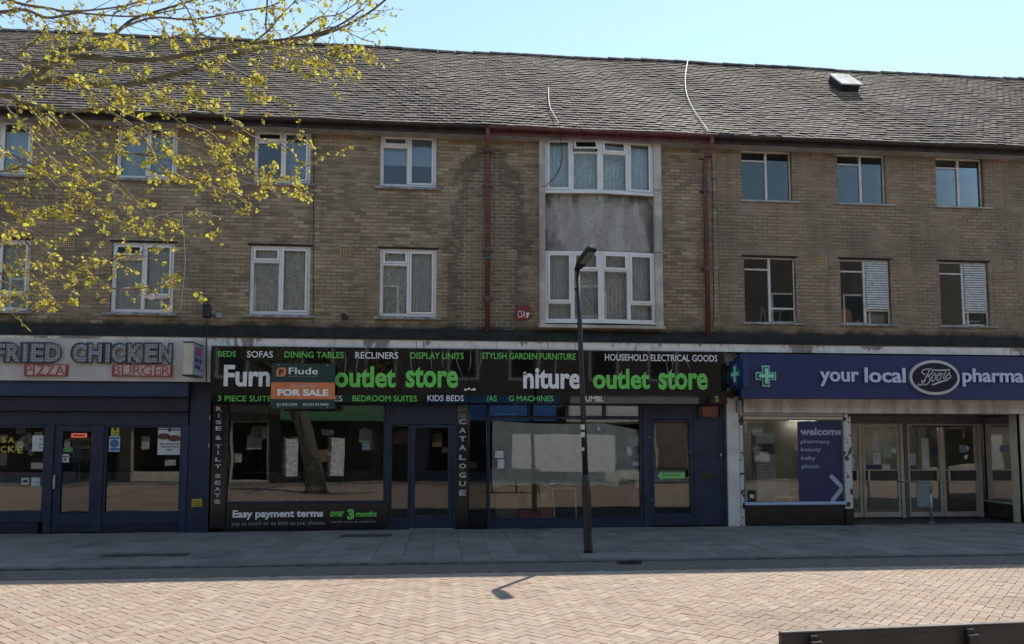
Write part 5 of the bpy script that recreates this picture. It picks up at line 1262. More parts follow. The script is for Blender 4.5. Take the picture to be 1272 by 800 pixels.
# doors
zdt, zdb = at(1140, 526.5, YD)[1], .01
MB().box(xdoor0 - .3, xdoor1 + .05, YD - .02, YD + .1, zdt + .002, zl_bot + .01).build('header', 'greyalu', s4)
def leaf(u0, u1, parent_name='door'):
    x0, x1 = at(u0, 585, YD)[0], at(u1, 585, YD)[0]
    ht, hb = at((u0 + u1) / 2, 584.5, YD)[1], at((u0 + u1) / 2, 597, YD)[1]
    d_ = MB().ring(x0, x1, zdb + .01, zdt - .02, .055, YD, YD + .05, wb=.11, wt=.06).build('door', 'cream', s4, bevel=.004)
    MB().box(x0 + .055, x1 - .055, YD + .02, YD + .026, zdb + .12, hb - .02).build('pane', 'doorglass', d_); MB().box(x0 + .055, x1 - .055, YD + .02, YD + .026, ht + .02, zdt - .08).build('pane', 'doorglass', d_)
    MB().box(x0 + .02, x1 - .02, YD - .012, YD + .035, ht, ht + .02).box(x0 + .02, x1 - .02, YD - .012, YD + .035, hb - .02, hb).build('rail', 'cream', d_)
    MB().box(x0 + .055, x1 - .055, YD - .006, YD + .03, hb, ht).build('push_panel', 'tileblack', d_)
    return d_, x0, x1, hb, ht
prev = None
LV = []
for (u0, u1) in ((1040, 1070.5), (1072.5, 1118), (1128, 1170.3), (1172, 1215)): LV.append(leaf(u0, u1))
for (d_, x0, x1, hb, ht), side in zip(LV, (1, 0, 1, 0)):
    xx = x1 - .16 if side else x0 + .08
    MB().box(xx, xx + .05, YD - .06, YD - .007, hb + .01, ht - .01).build('pull_handle', 'cream', d_, bevel=.004)
for u0, u1, mm in ((1118.3, 1122.5, 'cream'), (1123, 1127.7, 'greyalu'), (1215.4, 1219, 'cream')):
    MB().box(at(u0, 585, YD)[0], at(u1, 585, YD)[0], YD - .03, YD + .08, 0, zdt).build('door_post', mm, s4, bevel=.004)
MB().box(at(1040, 580, YD)[0], xdoor1, YD - .02, YD + .06, zdt - .018, zdt).build('door_head', 'cream', s4)
MB().box(at(1132, 530, YD)[0], at(1208, 530, YD)[0], YD - .04, YD - .022, zdt - .075, zdt - .045).build('door_closer', 'tileblack', s4)
# splayed right-hand window from the porch to the street
xs0, xs1 = at(1222, 585, YD)[0], at(1268, 585, YF)[0]
def splay(mb): return mb.map(lambda x, y, z: (xs0 + (xs1 - xs0) * x, YD + (YF - YD) * x + y, z))
zsb = at(1245, 624, .6)[1]; zst = zl_bot - .004
splay(MB().box(0, 1, -.03, .06, 0, zsb - .03)).build('stall_riser', 'tileblack', s4)
splay(MB().box(0, 1, -.05, .08, zsb - .028, zsb + .005)).build('sill', 'cream', s4)
splay(MB().ring(0.0, 1, zsb + .007, zst, .022, -.02, .05, wt=.03, wb=.02)).build('window', 'greyalu', s4); splay(MB().box(.022, .978, .01, .016, zsb + .03, zst - .03)).build('pane', 'shopglass', s4)
MB().box(xs1 + .0, at(1279, 585, YF)[0], YF - .05, .25, 0, zl_bot - .002).build('post', 'cream', s4, bevel=.006)
fz(1279.2, 1420, at(1300, 624, YF)[1], zl_bot - .004, .04, m='cream'); MB().box(X(1279.2), X(1420), YF, .12, 0, at(1300, 624, YF)[1] - .002).build('stall_riser', 'tileblack', s4)
# interior
ri = MB(); X0i, X1i = x923 + .05, BX1 - .1; dI = 7.2; zc = zl_bot + .03
ri.quad((X0i, dI, .02), (X1i, dI, .02), (X1i, dI, zc), (X0i, dI, zc)); ri.quad((X0i, .3, zc), (X1i, .3, zc), (X1i, dI, zc), (X0i, dI, zc)); ri.quad((X0i, .1, 0), (X0i, .1, zc), (X0i, dI, zc), (X0i, dI, 0))
ri.build('interior_wall', mat('chemist_wall', (.26, .25, .23), .8), s4)
MB().box(X0i, X1i, YD + .08, dI, -.006, .02).build('interior_floor', 'floor_in', s4); MB().box(X0i, XPR2 - .06, .25, YD + .08, -.006, .02).build('display_floor', 'floor_in', s4)
for i, (x_, y_, lab) in enumerate(((7.4, 3.0, 'ceiling tube light nearest the porch inside the chemist'), (9.6, 3.4, 'ceiling tube light behind the middle of the chemist doors'), (11.4, 2.6, 'ceiling tube light seen above the splayed window'), (9.0, 5.4, 'ceiling tube light at the back of the chemist'), (12.2, 4.6, 'ceiling tube light deep in the corner of the chemist'))):
    t_ = thing('tube_light', lab, 'ceiling light', (x_, y_, zc - .1)); MB().box(x_ - .6, x_ + .6, y_ - .05, y_ + .05, zc - .06, zc - .01).build('housing', 'white', t_)
    MB().box(x_ - .58, x_ + .58, y_ - .03, y_ + .03, zc - .085, zc - .062).build('tube', mat('tube_glow', (.9, .9, .85), .5, emit=((1, .95, .8), 14)) if i == 0 else bpy.data.materials['tube_glow'], t_)
rr = random.Random(5); goods = [mat('goods_%s' % n, c, .5) for n, c in (('red', (.35, .05, .05)), ('blue', (.05, .10, .35)), ('white', (.6, .6, .6)), ('teal', (.08, .30, .30)), ('gold', (.4, .28, .08)), ('pink', (.45, .18, .25)))]
for k, (x_, y_, lab) in enumerate(((8.3, 4.6, 'stocked shop shelf unit seen through the first pair of doors'), (10.1, 4.9, 'stocked shop shelf unit seen through the second pair of doors'), (11.9, 3.9, 'stocked shop shelf unit behind the splayed window'), (13.4, 4.6, 'stocked shop shelf unit in the far corner of the chemist'))):
    t_ = thing('shelf_unit', lab, 'shelf', (x_, y_, .02)); MB().box(x_ - .65, x_ + .65, y_ + .3, y_ + .33, .02, 1.75).build('back_panel', 'letgrey', t_)
    for i in range(5):
        z_ = .15 + i * .36; MB().box(x_ - .65, x_ + .65, y_, y_ + .3, z_, z_ + .03).build('shelf', 'letgrey', t_)
        xx = x_ - .62
        while xx < x_ + .5:
            ww = rr.uniform(.06, .15); MB().box(xx, xx + ww, y_ + .02, y_ + .2, z_ + .031, z_ + .031 + rr.uniform(.12, .26)).build('packet', goods[rr.randrange(6)], t_); xx += ww + .012
# window poster
YW = YF + .025
wp = thing('window_poster', 'deep blue welcome poster with pale lettering and a large arrow in the chemist window', 'poster', (at(1020, 575, YW)[0], YW, at(1020, 624, YW)[1]))
x0, x1, z0, z1 = R(991.5, 523.5, 1048, 624, YW); x1 = XPR - .032; z0 = zwb + .062; z1 = zwt - .022
MB().box(x0, x1, YW, YW + .003, z0, z1).build('sheet', mat('poster_blue', (.016, .025, .10), .35), wp)
pl_ = mat('pale_poster_ink', (.40, .46, .55), .4)
for (t_, u0, v0, u1, v1, bo) in (('welcome', 994, 531.3, 1046.3, 540.6, .03), ('pharmacy', 994.7, 545.8, 1030.8, 552.3, 0), ('beauty', 995, 555.6, 1019.5, 562.3, 0), ('baby', 995.3, 566.2, 1013, 572.9, 0), ('photo', 995.7, 576.6, 1017.3, 583.2, 0)):
    textpx(t_, u0, v0, u1, v1, YW - .001, pl_, wp, depth=.002, bold=bo, label=f'pale lettering reading {t_}')
def chev(u, v): return at(u, v, YW)
c_ = [chev(1033, 592), chev(1046.5, 606), chev(1034.5, 621)]
def thick(pts, r): 
    o = []
    for i in range(len(pts) - 1):
        a, b = Vector((pts[i][0], 0, pts[i][1])), Vector((pts[i + 1][0], 0, pts[i + 1][1])); d = (b - a).normalized(); n_ = Vector((-d.z, 0, d.x)) * r
        o.append([(a + n_), (b + n_), (b - n_), (a - n_)])
    return o
ar = MB()
for q in thick(c_, .045): ar.prism([(p.x, p.z) for p in q], YW - .003, YW - .001)
for p in c_: ar.ell(p[0], p[1], .045, .045, YW - .0032, YW - .0011, 16)
ar.build('arrow', pl_, wp)
wb_ = thing('display_board', 'white information board with rows of print in the chemist window', 'board', (at(951, 580, .2)[0], .2, at(951, 624, .2)[1]))
pb(940.5, 538, 963, 624, .20, .02, 'paper', 'board', wb_); pb(935, 538, 939.5, 626, .20, .03, 'greyalu', 'upright', wb_)
pb(941, 551, 962, 564, .195, .004, mat('brown_picture', (.10, .085, .07), .6), 'picture', wb_); textpx('Health advice', 941.5, 540, 961, 543.5, .196, 'letgrey', wb_, depth=.002) if False else None
for i in range(7): pb(942, 571 + i * 4, 958 + (i % 3) * 1.4, 572.1 + i * 4, .196, .003, 'letgrey', 'print_row', wb_)
pb(950, 612, 963, 623.5, .194, .004, 'paper_blue', 'blue_patch', wb_)
poster(928.5, 609, 939, 623.5, 'paper_blue', 'small blue notice low in the corner of the chemist window', cat='notice', parts=((931.5, 614, 936.5, 619, 'paper', 'round_symbol'),))
poster(928, 524.5, 948, 537, 'paper', 'pale blank card high in the corner of the chemist window', cat='card', Y=.3)
ch = thing('plastic_chair', 'white plastic chair inside the chemist behind the window', 'chair', (at(978, 600, 1.6)[0], 1.6, .02))
cxh = at(978, 600, 1.6)[0]
bx(cxh - .22, cxh + .22, 1.45, 1.9, .44, .47).build('seat', 'white', ch, bevel=.01); bx(cxh - .2, cxh + .2, 1.88, 1.92, .47, .88).build('backrest', 'white', ch, bevel=.01)
for dx in (-.21, .18):
    for dy in (1.46, 1.86): bx(cxh + dx, cxh + dx + .03, dy, dy + .03, .02, .44).build('leg', 'white', ch)
    bx(cxh + dx, cxh + dx + .03, 1.46, 1.89, .64, .67).build('armrest', 'white', ch)
YDP = YD + .012
for (u0, v0, u1, v1, m_, lab) in ((1083, 547, 1092, 560, 'paper', 'white notice high on the glass of the first chemist door'), (1084.5, 562, 1094, 577, 'paper', 'white and yellow notice on the first chemist door below the high one'), (1097.5, 553, 1108, 568, 'paper_green', 'pale green notice on the first chemist door'), (1076, 577.5, 1095, 583, 'blueboots', 'blue strip sticker above the push bar of the first chemist door'), (1096, 577, 1106, 583.5, 'paper', 'small cream notice above the push bar of the first door'),
        (1145, 544, 1154, 583, 'paper', 'tall white notice hanging inside the second pair of doors'), (1128.5, 563, 1138, 578, 'paper_green', 'pale green notice on the left leaf of the second doors'), (1139, 600, 1158.5, 630, 'paper_green', 'large pale green notice on the lower glass behind the steel post'), (1156.5, 556, 1164.5, 564.5, 'blueboots', 'small dark blue sticker on the second doors'), (1192, 553, 1201, 562, 'paper_blue', 'small pale blue sticker on the last door leaf'), (1057.5, 549, 1061, 565, 'paper', 'narrow white notice on the half hidden door leaf, upper one'), (1057.5, 567, 1061, 582, 'paper', 'narrow white notice on the half hidden door leaf, lower one')):
    poster(u0, v0, u1, v1, m_, lab, cat='notice', Y=YDP)
for (f0, f1, v0, v1, m_, lab) in ((.58, .86, 550, 584, 'paper', 'tall white notice on the splayed window'), (.08, .38, 582, 596, 'paper_green', 'cream notice on the splayed window beside the porch'), (.34, .56, 557, 572, 'paper', 'small cream note at mid height of the splayed window'), (.06, .36, 597, 619, 'paper_blue', 'grey blue notice low on the splayed window beside the porch'), (.38, .58, 604, 621, 'paper_blue', 'grey blue notice low on the splayed window, middle one'), (.60, .78, 604, 621, 'paper_blue', 'grey blue notice low on the splayed window, far one'), (.76, .92, 590, 606, 'paper', 'pale small notice near the cream post'), (.78, .96, 526, 542, 'paper_blue', 'bright blue notice high on the splayed window')):
    um = 1222 + (1268 - 1222) * (f0 + f1) / 2; ym = YD + (YF - YD) * (f0 + f1) / 2
    z1_, z0_ = at(um, v0, ym)[1], at(um, v1, ym)[1]
    t_ = thing('poster', lab, 'notice', (xs0 + (xs1 - xs0) * f0, YD + (YF - YD) * f0, z0_)); splay(MB().box(f0, f1, -.004, .006, z0_, z1_)).build('sheet', m_, t_)
    for i in range(3): splay(MB().box(f0 + .03, f1 - .03, -.006, -.0042, z1_ - (i + 1) * (z1_ - z0_) * .2 - .01, z1_ - (i + 1) * (z1_ - z0_) * .2)).build('print_row', 'letgrey', t_)
# the chemist sign
YC = -.52
xc0, xc1 = at(920.5, 468, YC)[0], BX1
bs = thing('shop_sign', 'long deep blue sign reading your local pharmacy with oval emblem', 'sign', (10, YC, 2.6))
zc1, zc0 = at(1080, 441.3, YC)[1], at(1080, 495.5, YC)[1]
edges = [xc0, at(1107, 468, YC)[0], at(1295, 468, YC)[0], xc1]
for a, b in zip(edges, edges[1:]): MB().box(a + .0015, b - .0015, YC, YC + .20, zc0, zc1).build('sign_panel', 'blueboots', bs, bevel=.004)
MB().box(xc0, xc1, YC + .201, -.161, zc0 + .05, zc1 - .05).build('sign_backing', 'tileblack', bs)
whl = mat('pale_lilac_lettering', (.56, .59, .74), .4)
for (t_, u0, v0, u1, v1) in (('your', 1018, 461.6, 1066.4, 480), ('local', 1073.4, 457, 1124, 475.4), ('pharmacy', 1194.8, 458, 1293, 480.4)):
    textpx(t_, u0, v0, u1, v1, YC - .02, whl, bs, bold=.02, depth=.03, label=f'raised pale letters reading {t_}')
ex, ez = at(1159.3, 469.2, YC)
rx_, rz_ = at(1190.2, 469, YC)[0] - ex, ez - at(1159, 490.8, YC)[1]
ov = MB().ell(ex, ez, rx_, rz_, YC - .05, YC, 48).build('oval_rim', 'chrome', bs, label='pale rimmed oval emblem with dark centre')
MB().ell(ex - .0, ez, rx_ * .90, rz_ * .84, YC - .053, YC - .0505, 48).build('oval_face', 'ovaldark', ov)
# script wordmark drawn as brush strokes
def stroke(pts, wds, mb):
    P_ = [Vector((at(1125 + p[0] / 14.54, 440 + p[1] / 14.54, YC - .054)[0], 0, at(1125 + p[0] / 14.54, 440 + p[1] / 14.54, YC - .054)[1])) for p in pts]
    out = []; W_ = []
    for i in range(len(P_) - 1):
        q0 = P_[max(i - 1, 0)]; q1 = P_[i]; q2 = P_[i + 1]; q3 = P_[min(i + 2, len(P_) - 1)]
        for k in range(4):
            t = k / 4; out.append(.5 * ((2 * q1) + (-q0 + q2) * t + (2 * q0 - 5 * q1 + 4 * q2 - q3) * t * t + (-q0 + 3 * q1 - 3 * q2 + q3) * t ** 3)); W_.append(wds)
    out.append(P_[-1]); W_.append(wds); n_ = len(out); vs = []
    for i, p in enumerate(out):
        d = (out[min(i + 1, n_ - 1)] - out[max(i - 1, 0)]).normalized(); q = Vector((-d.z, 0, d.x)) * W_[i]
        for yy in (YC - .060, YC - .0535): vs += [(p.x + q.x, yy, p.z + q.z), (p.x - q.x, yy, p.z - q.z)]
    for i in range(n_ - 1):
        a = i * 4; b = a + 4; mb.add([], [])
    fs = []
    for i in range(n_ - 1):
        a = i * 4; b = a + 4; fs += [(a, b, b + 1, a + 1), (a, a + 2, b + 2, b), (a + 1, b + 1, b + 3, a + 3)]
    mb.add(vs, fs)
sw_ = .0095
wm = []
wm.append(([(355, 370), (310, 350), (292, 320), (320, 285), (380, 268), (450, 268), (480, 290), (478, 330), (440, 370), (400, 390), (435, 420), (430, 480), (400, 530), (350, 555), (310, 545), (285, 510), (300, 470), (325, 490)], sw_))
wm.append(([(430, 280), (400, 350), (360, 430), (330, 500), (285, 550), (250, 565), (222, 545), (232, 530)], sw_ * 1.1))
wm.append(([(510, 350), (480, 400), (465, 460), (475, 492), (505, 480), (535, 430), (545, 370), (530, 345), (505, 352), (500, 380), (560, 365)], sw_))
wm.append(([(600, 345), (575, 390), (562, 445), (575, 478), (605, 465), (632, 420), (640, 370), (622, 342), (598, 350), (610, 375), (680, 350)], sw_))
wm.append(([(735, 270), (712, 340), (692, 395), (682, 432), (698, 444), (722, 425)], sw_))
wm.append(([(722, 425), (760, 365), (792, 322), (790, 350), (782, 370), (812, 392), (808, 420), (782, 438), (752, 428)], sw_))
wm.append(([(490, 285), (560, 290), (640, 290), (720, 285), (795, 280)], sw_ * 1.5)); wm.append(([(475, 555), (560, 525), (660, 490), (740, 465), (780, 440)], sw_ * 1.7))
scm = MB()
for p, wd_ in wm: stroke(p, wd_, scm)
scm.build('wordmark', 'chrome', ov, label='looping script wordmark reading Boots with a bar below', kind='stuff')
def cross(cx, cz, s, t, Y0, m_, parent, name='cross', fn=None):
    pts = [(-t, -s), (t, -s), (t, -t), (s, -t), (s, t), (t, t), (t, s), (-t, s), (-t, t), (-s, t), (-s, -t), (-t, -t)]
    q = MB().prism([(cx + a, cz + b) for a, b in pts], Y0 - .02, Y0)
    if fn: q.map(fn)
    return q.build(name, m_, parent)
cx_, cz_ = at(950.3, 467.4, YC); hs = (at(963, 467, YC)[0] - at(937.7, 467, YC)[0]) / 2
co = cross(cx_, cz_, hs, hs * .37, YC - .02, 'crossgreen', bs); cross(cx_, cz_, hs * .86, hs * .25, YC - .0405, 'crossdark', co, 'cross_inset'); cross(cx_, cz_, hs * .72, hs * .17, YC - .061, 'crossgreen', co, 'cross_core')
# projecting cross sign
xj = at(905.5, 465, -.95)[0]
xj1 = at(921, 465, YC)[0]
pj = thing('projecting_sign', 'blue projecting sign with dim green cross at the end of the chemist sign', 'sign', (xj, -.8, 2.5))
z0, z1 = at(915, 482.5, -.8)[1], at(915, 446, -.8)[1]
xw0 = at(905.5, 465, -.36)[0]; xw1 = at(926.5, 465, -1.02)[0]
vsx = [(xw0, -.36), (xw1 - .05, -1.02), (xw1 + .07, -1.0), (xw0 + .16, -.34)]
MB().add([(x, y, z0) for x, y in vsx] + [(x, y, z1) for x, y in vsx], [(3, 2, 1, 0), (4, 5, 6, 7), (0, 1, 5, 4), (1, 2, 6, 5), (2, 3, 7, 6), (3, 0, 4, 7)]).build('casing', 'blueboots', pj, bevel=.008)
a_ = Vector((xw0, -.36, 0)); b_ = Vector((xw1 - .05, -1.02, 0)); dv = (b_ - a_); L_ = dv.length; dv.normalize(); nv = Vector((dv.y, -dv.x, 0)) 
zc_ = (z0 + z1) / 2
def onface(x, y, z): p = a_ + dv * x + nv * (-y if False else -y); return (p.x, p.y, z)
cr1 = cross(L_ * .5, zc_, .215, .08, -.0, 'crossdark', pj, fn=lambda x, y, z: onface(x, y, z)); cross(L_ * .5, zc_, .16, .035, -.021, 'crossgreen', cr1, 'cross_core', fn=lambda x, y, z: onface(x, y, z))
for z_ in (z0 + .1, z1 - .1): MB().box(xw0 + .02, xw0 + .12, -.36, -.10, z_ - .02, z_ + .02).build('bracket', 'tileblack', pj)
bl_ = thing('alarm_sounder', 'round dark sounder on the white pillar under the projecting cross', 'sounder', (at(910, 490, -.14)[0], -.14, at(910, 490, -.14)[1]))
x_, z_ = at(910, 490, -.2); MB().tube([(x_, -.20, z_), (x_, -.10, z_)], .085, 14).build('case', mat('rusty_brown_case', (.09, .06, .05), .6), bl_); MB().ball((x_, -.2, z_), .06, 10, 6, (1, .5, 1)).build('dome', 'tileblack', bl_)
pb(916.5, 497, 922, 512, -.22, .10, mat('grey_casing', (.24, .26, .29), .5), 'cable_box', None, bevel=.01, label='small grey box at the end of the stained concrete beam', cat='box')
# steel post at the porch
xb4, yb4 = at(1154.5, 590, .15)[0], .15
bo_ = thing('door_post', 'slim brushed steel post standing in the chemist porch', 'post', (xb4, yb4, 0))
zt4 = at(1154, 599.5, .15)[1]
MB().tube([(xb4, yb4, .0), (xb4, yb4, zt4)], .026, 12).build('post', 'steelrod', bo_, smooth=True); MB().tube([(xb4, yb4, 0), (xb4, yb4, .015)], .07, 14).build('base_plate', 'steelrod', bo_); bx(xb4 - .03, xb4 + .03, yb4 - .045, yb4 - .02, zt4 - .24, zt4 - .08).build('push_button', 'greyalu', bo_)
MB().tube([(xb4 - .30, yb4 + .7, zt4), (xb4 - .25, yb4 + .35, zt4 + .01), (xb4, yb4, zt4)], .02, 8).build('rail', 'steelrod', bo_)
#@@PART4
# ------------------------------------------------------------------ lamp post
lb = campt(731, 686, 11.76); lx, ly = lb.x, lb.y
lp = thing('street_lamp', 'black lamp post with flat tilted lantern standing on the pavement edge', 'street lamp', (lx, ly, 0))
htop = campt(723, 326, 11.70)
tx, ty, tz = htop.x - 0, ly, htop.z
def lpt(t): return (lx + (tx - lx) * t, ly, tz * t)
MB().tube([lpt(0), lpt(.012), lpt(.24), lpt(.255), lpt(.27)], [.074, .070, .068, .060, .046], 14).build('base_column', 'polepaint', lp, smooth=True)
MB().tube([lpt(.268), lpt(.6), lpt(1)], [.047, .043, .036], 12).build('pole', 'polepaint', lp, smooth=True)
MB().box(lx - .035, lx + .035, ly - .078, ly - .066, .35, .95).build('access_door', 'polepaint', lp, bevel=.003)
p_ = lpt(.93); MB().tube([(p_[0] - .01, ly, p_[2] - .02), (p_[0] - .06, ly - .02, p_[2] - .02)], .02, 8).build('photocell', 'polepaint', lp)
hd = Vector((.22, -.52, .30)).normalized(); up_ = Vector((0, 0, 1)); sdv = hd.cross(up_).normalized(); upd = sdv.cross(hd)
def head(prof, m_, name, par, off=0.0):
    prof = [(a * .88, b * .82, c * .85, d * .85) for a, b, c, d in prof]
    vs = []; n = 12
    for (s, w_, h_, zo) in prof:
        for k in range(n):
            t = 2 * math.pi * k / n; cx = math.copysign(abs(math.cos(t)) ** .6, math.cos(t)); cy = math.copysign(abs(math.sin(t)) ** .6, math.sin(t))
            p = Vector((tx, ty, tz)) + hd * s + sdv * (w_ * cx) + upd * (zo + h_ * cy + off); vs.append(p)
    fs = [(i * n + k, i * n + (k + 1) % n, (i + 1) * n + (k + 1) % n, (i + 1) * n + k) for i in range(len(prof) - 1) for k in range(n)] + [tuple(reversed(range(n))), tuple(range((len(prof) - 1) * n, len(prof) * n))]
    return MB().add(vs, fs).build(name, m_, par, smooth=False, bevel=.004)
hh_ = head([(-.06, .045, .04, 0), (.02, .06, .05, 0), (.10, .10, .055, .0), (.18, .115, .06, .01), (.52, .115, .055, .01), (.58, .09, .035, .01)], 'polepaint', 'lantern_housing', lp)
head([(.19, .085, .02, -.055), (.50, .085, .02, -.055)], 'lens', 'lens', hh_)
for (v0, v1, w_) in ((527, 533.5, .034), (536.5, 543, .032), (556, 560, .02)):
    a, b = campt(726, v0, 11.7), campt(726, v1, 11.7)
    MB().box(a.x - w_, a.x + w_, ly - .052, ly - .046, b.z, a.z).build('sticker', 'paper', lp)
# ------------------------------------------------------------------ bench at the lower right
bd = Vector((.995, .10, 0)).normalized(); bn = Vector((-bd.y, bd.x, 0))
b0 = campt(971, 787, 3.55); bz = b0.z
bh = thing('bench', 'dark slatted bench back with sunlit top edge painted paler at the corner of the view', 'bench', (b0.x, b0.y, road_z))
q1_ = campt(1272, 778.5, 3.75); bd = Vector((q1_.x - b0.x, q1_.y - b0.y, 0)).normalized(); bn = Vector((-bd.y, bd.x, 0))
def bl3(x, y, z): p = Vector((b0.x, b0.y, 0)) + bd * x + bn * y; return (p.x, p.y, z)
def bbx(x0, x1, y0, y1, z0, z1, m_, name, par=bh, bev=.004): return MB().box(x0, x1, y0, y1, z0, z1).map(bl3).build(name, m_, par, bevel=bev)
for i in range(3):
    z1 = bz - i * .135; o_ = bbx(0, 1.9, -.0, .035, z1 - .12, z1, 'benchwood', 'back_slat')
    if i == 0: bbx(0.002, 1.898, .001, .034, z1 + .0005, z1 + .006, 'bench_sun_edge', 'painted_sun_edge', o_, 0)  # thin pale strip painted as the sunlit top of the back
for i in range(4): bbx(0, 1.9, .09 + i * .11, .18 + i * .11, .40, .435, 'benchwood', 'seat_slat')
for x_ in (.14, .98, 1.80):
    bbx(x_, x_ + .04, -.022, -.002, bz - .52, bz - .012, 'iron', 'back_bracket'); bbx(x_ - .01, x_ + .05, -.045, -.0225, bz - .10, bz - .035, 'iron', 'bolt_plate')
    bbx(x_, x_ + .05, .0, .07, road_z, .40, 'iron', 'leg'); bbx(x_, x_ + .05, .44, .51, road_z, .39, 'iron', 'leg'); bbx(x_, x_ + .05, .0, .52, .355, .395, 'iron', 'seat_bearer')
# ------------------------------------------------------------------ tree whose branches hang into the view
tree = thing('street_tree', 'leaning street tree with bare limbs and young yellow green leaves hanging into view', 'tree', (-4.5, -11.93, road_z))
tk = [(-4.48, -11.93, road_z - .05), (-4.50, -11.93, .15), (-4.62, -11.92, 1.0), (-4.95, -11.95, 2.2), (-5.35, -12.0, 3.3), (-5.6, -12.0, 4.2)]
MB().tube(tk, [.46, .36, .31, .29, .27, .22], 16).build('trunk', 'trunkbark', tree, smooth=True)
def smooth(P_, k=5):
    P_ = [Vector(p) for p in P_]; out = []
    for i in range(len(P_) - 1):
        q0 = P_[max(i - 1, 0)]; q1 = P_[i]; q2 = P_[i + 1]; q3 = P_[min(i + 2, len(P_) - 1)]
        for j in range(k):
            t = j / k; out.append(.5 * ((2 * q1) + (-q0 + q2) * t + (2 * q0 - 5 * q1 + 4 * q2 - q3) * t * t + (-q0 + 3 * q1 - 3 * q2 + q3) * t ** 3))
    out.append(P_[-1]); return out
rt = random.Random(21)
LIMBS = [   # photo polyline, depth start/end, radius start/end
    ([(-330, 130), (-160, 120), (-60, 112), (0, 104), (45, 101), (78, 98), (110, 104), (150, 106), (195, 98), (245, 84), (300, 66), (350, 55), (410, 40), (455, 18), (490, -10)], 5.6, 7.6, .044, .009),
    ([(22, 108), (45, 92), (70, 76), (98, 71), (140, 74), (190, 74), (230, 68), (280, 58), (330, 52), (385, 44), (420, 32), (450, 12)], 5.8, 7.0, .032, .007),
    ([(25, 106), (48, 84), (70, 66), (90, 60), (112, 60), (140, 44), (165, 24), (195, 14), (240, 0), (290, -20)], 5.8, 6.6, .024, .006),
    ([(-120, 30), (-40, 54), (0, 62), (25, 74), (56, 82), (85, 80), (110, 88), (125, 84), (138, 78)], 5.2, 6.0, .014, .005),
    ([(-200, 150), (-80, 128), (0, 118), (30, 128), (62, 136), (95, 138), (125, 132), (145, 122), (175, 118)], 5.0, 6.2, .022, .006),
    ([(-200, 10), (-60, 16), (0, 15), (30, 12), (60, 22), (95, 16), (120, 18), (170, 20), (230, 10)], 5.4, 6.4, .016, .005),
    ([(-150, -60), (-30, -20), (20, 3), (60, 10), (90, 14), (150, 8), (200, -6)], 5.4, 6.2, .014, .005),
    ([(150, 35), (190, 22), (240, 24), (300, 14), (340, 6), (380, -14)], 6.2, 6.8, .010, .004),
    ([(331, -30), (332, 0), (330, 30), (332, 48)], 6.8, 6.9, .010, .006),
    ([(300, 64), (318, 50), (335, 36), (352, 16), (372, -4)], 6.9, 7.0, .009, .004),
    ([(340, 56), (372, 40), (396, 22), (420, 18), (445, 2)], 7.1, 7.2, .009, .004),
    ([(205, -20), (232, 10), (244, 45), (248, 80)], 6.4, 6.5, .008, .004),
    ([(385, 44), (400, 36), (420, 34), (440, 44), (455, 50), (465, 52)], 7.0, 7.1, .006, .003),
]
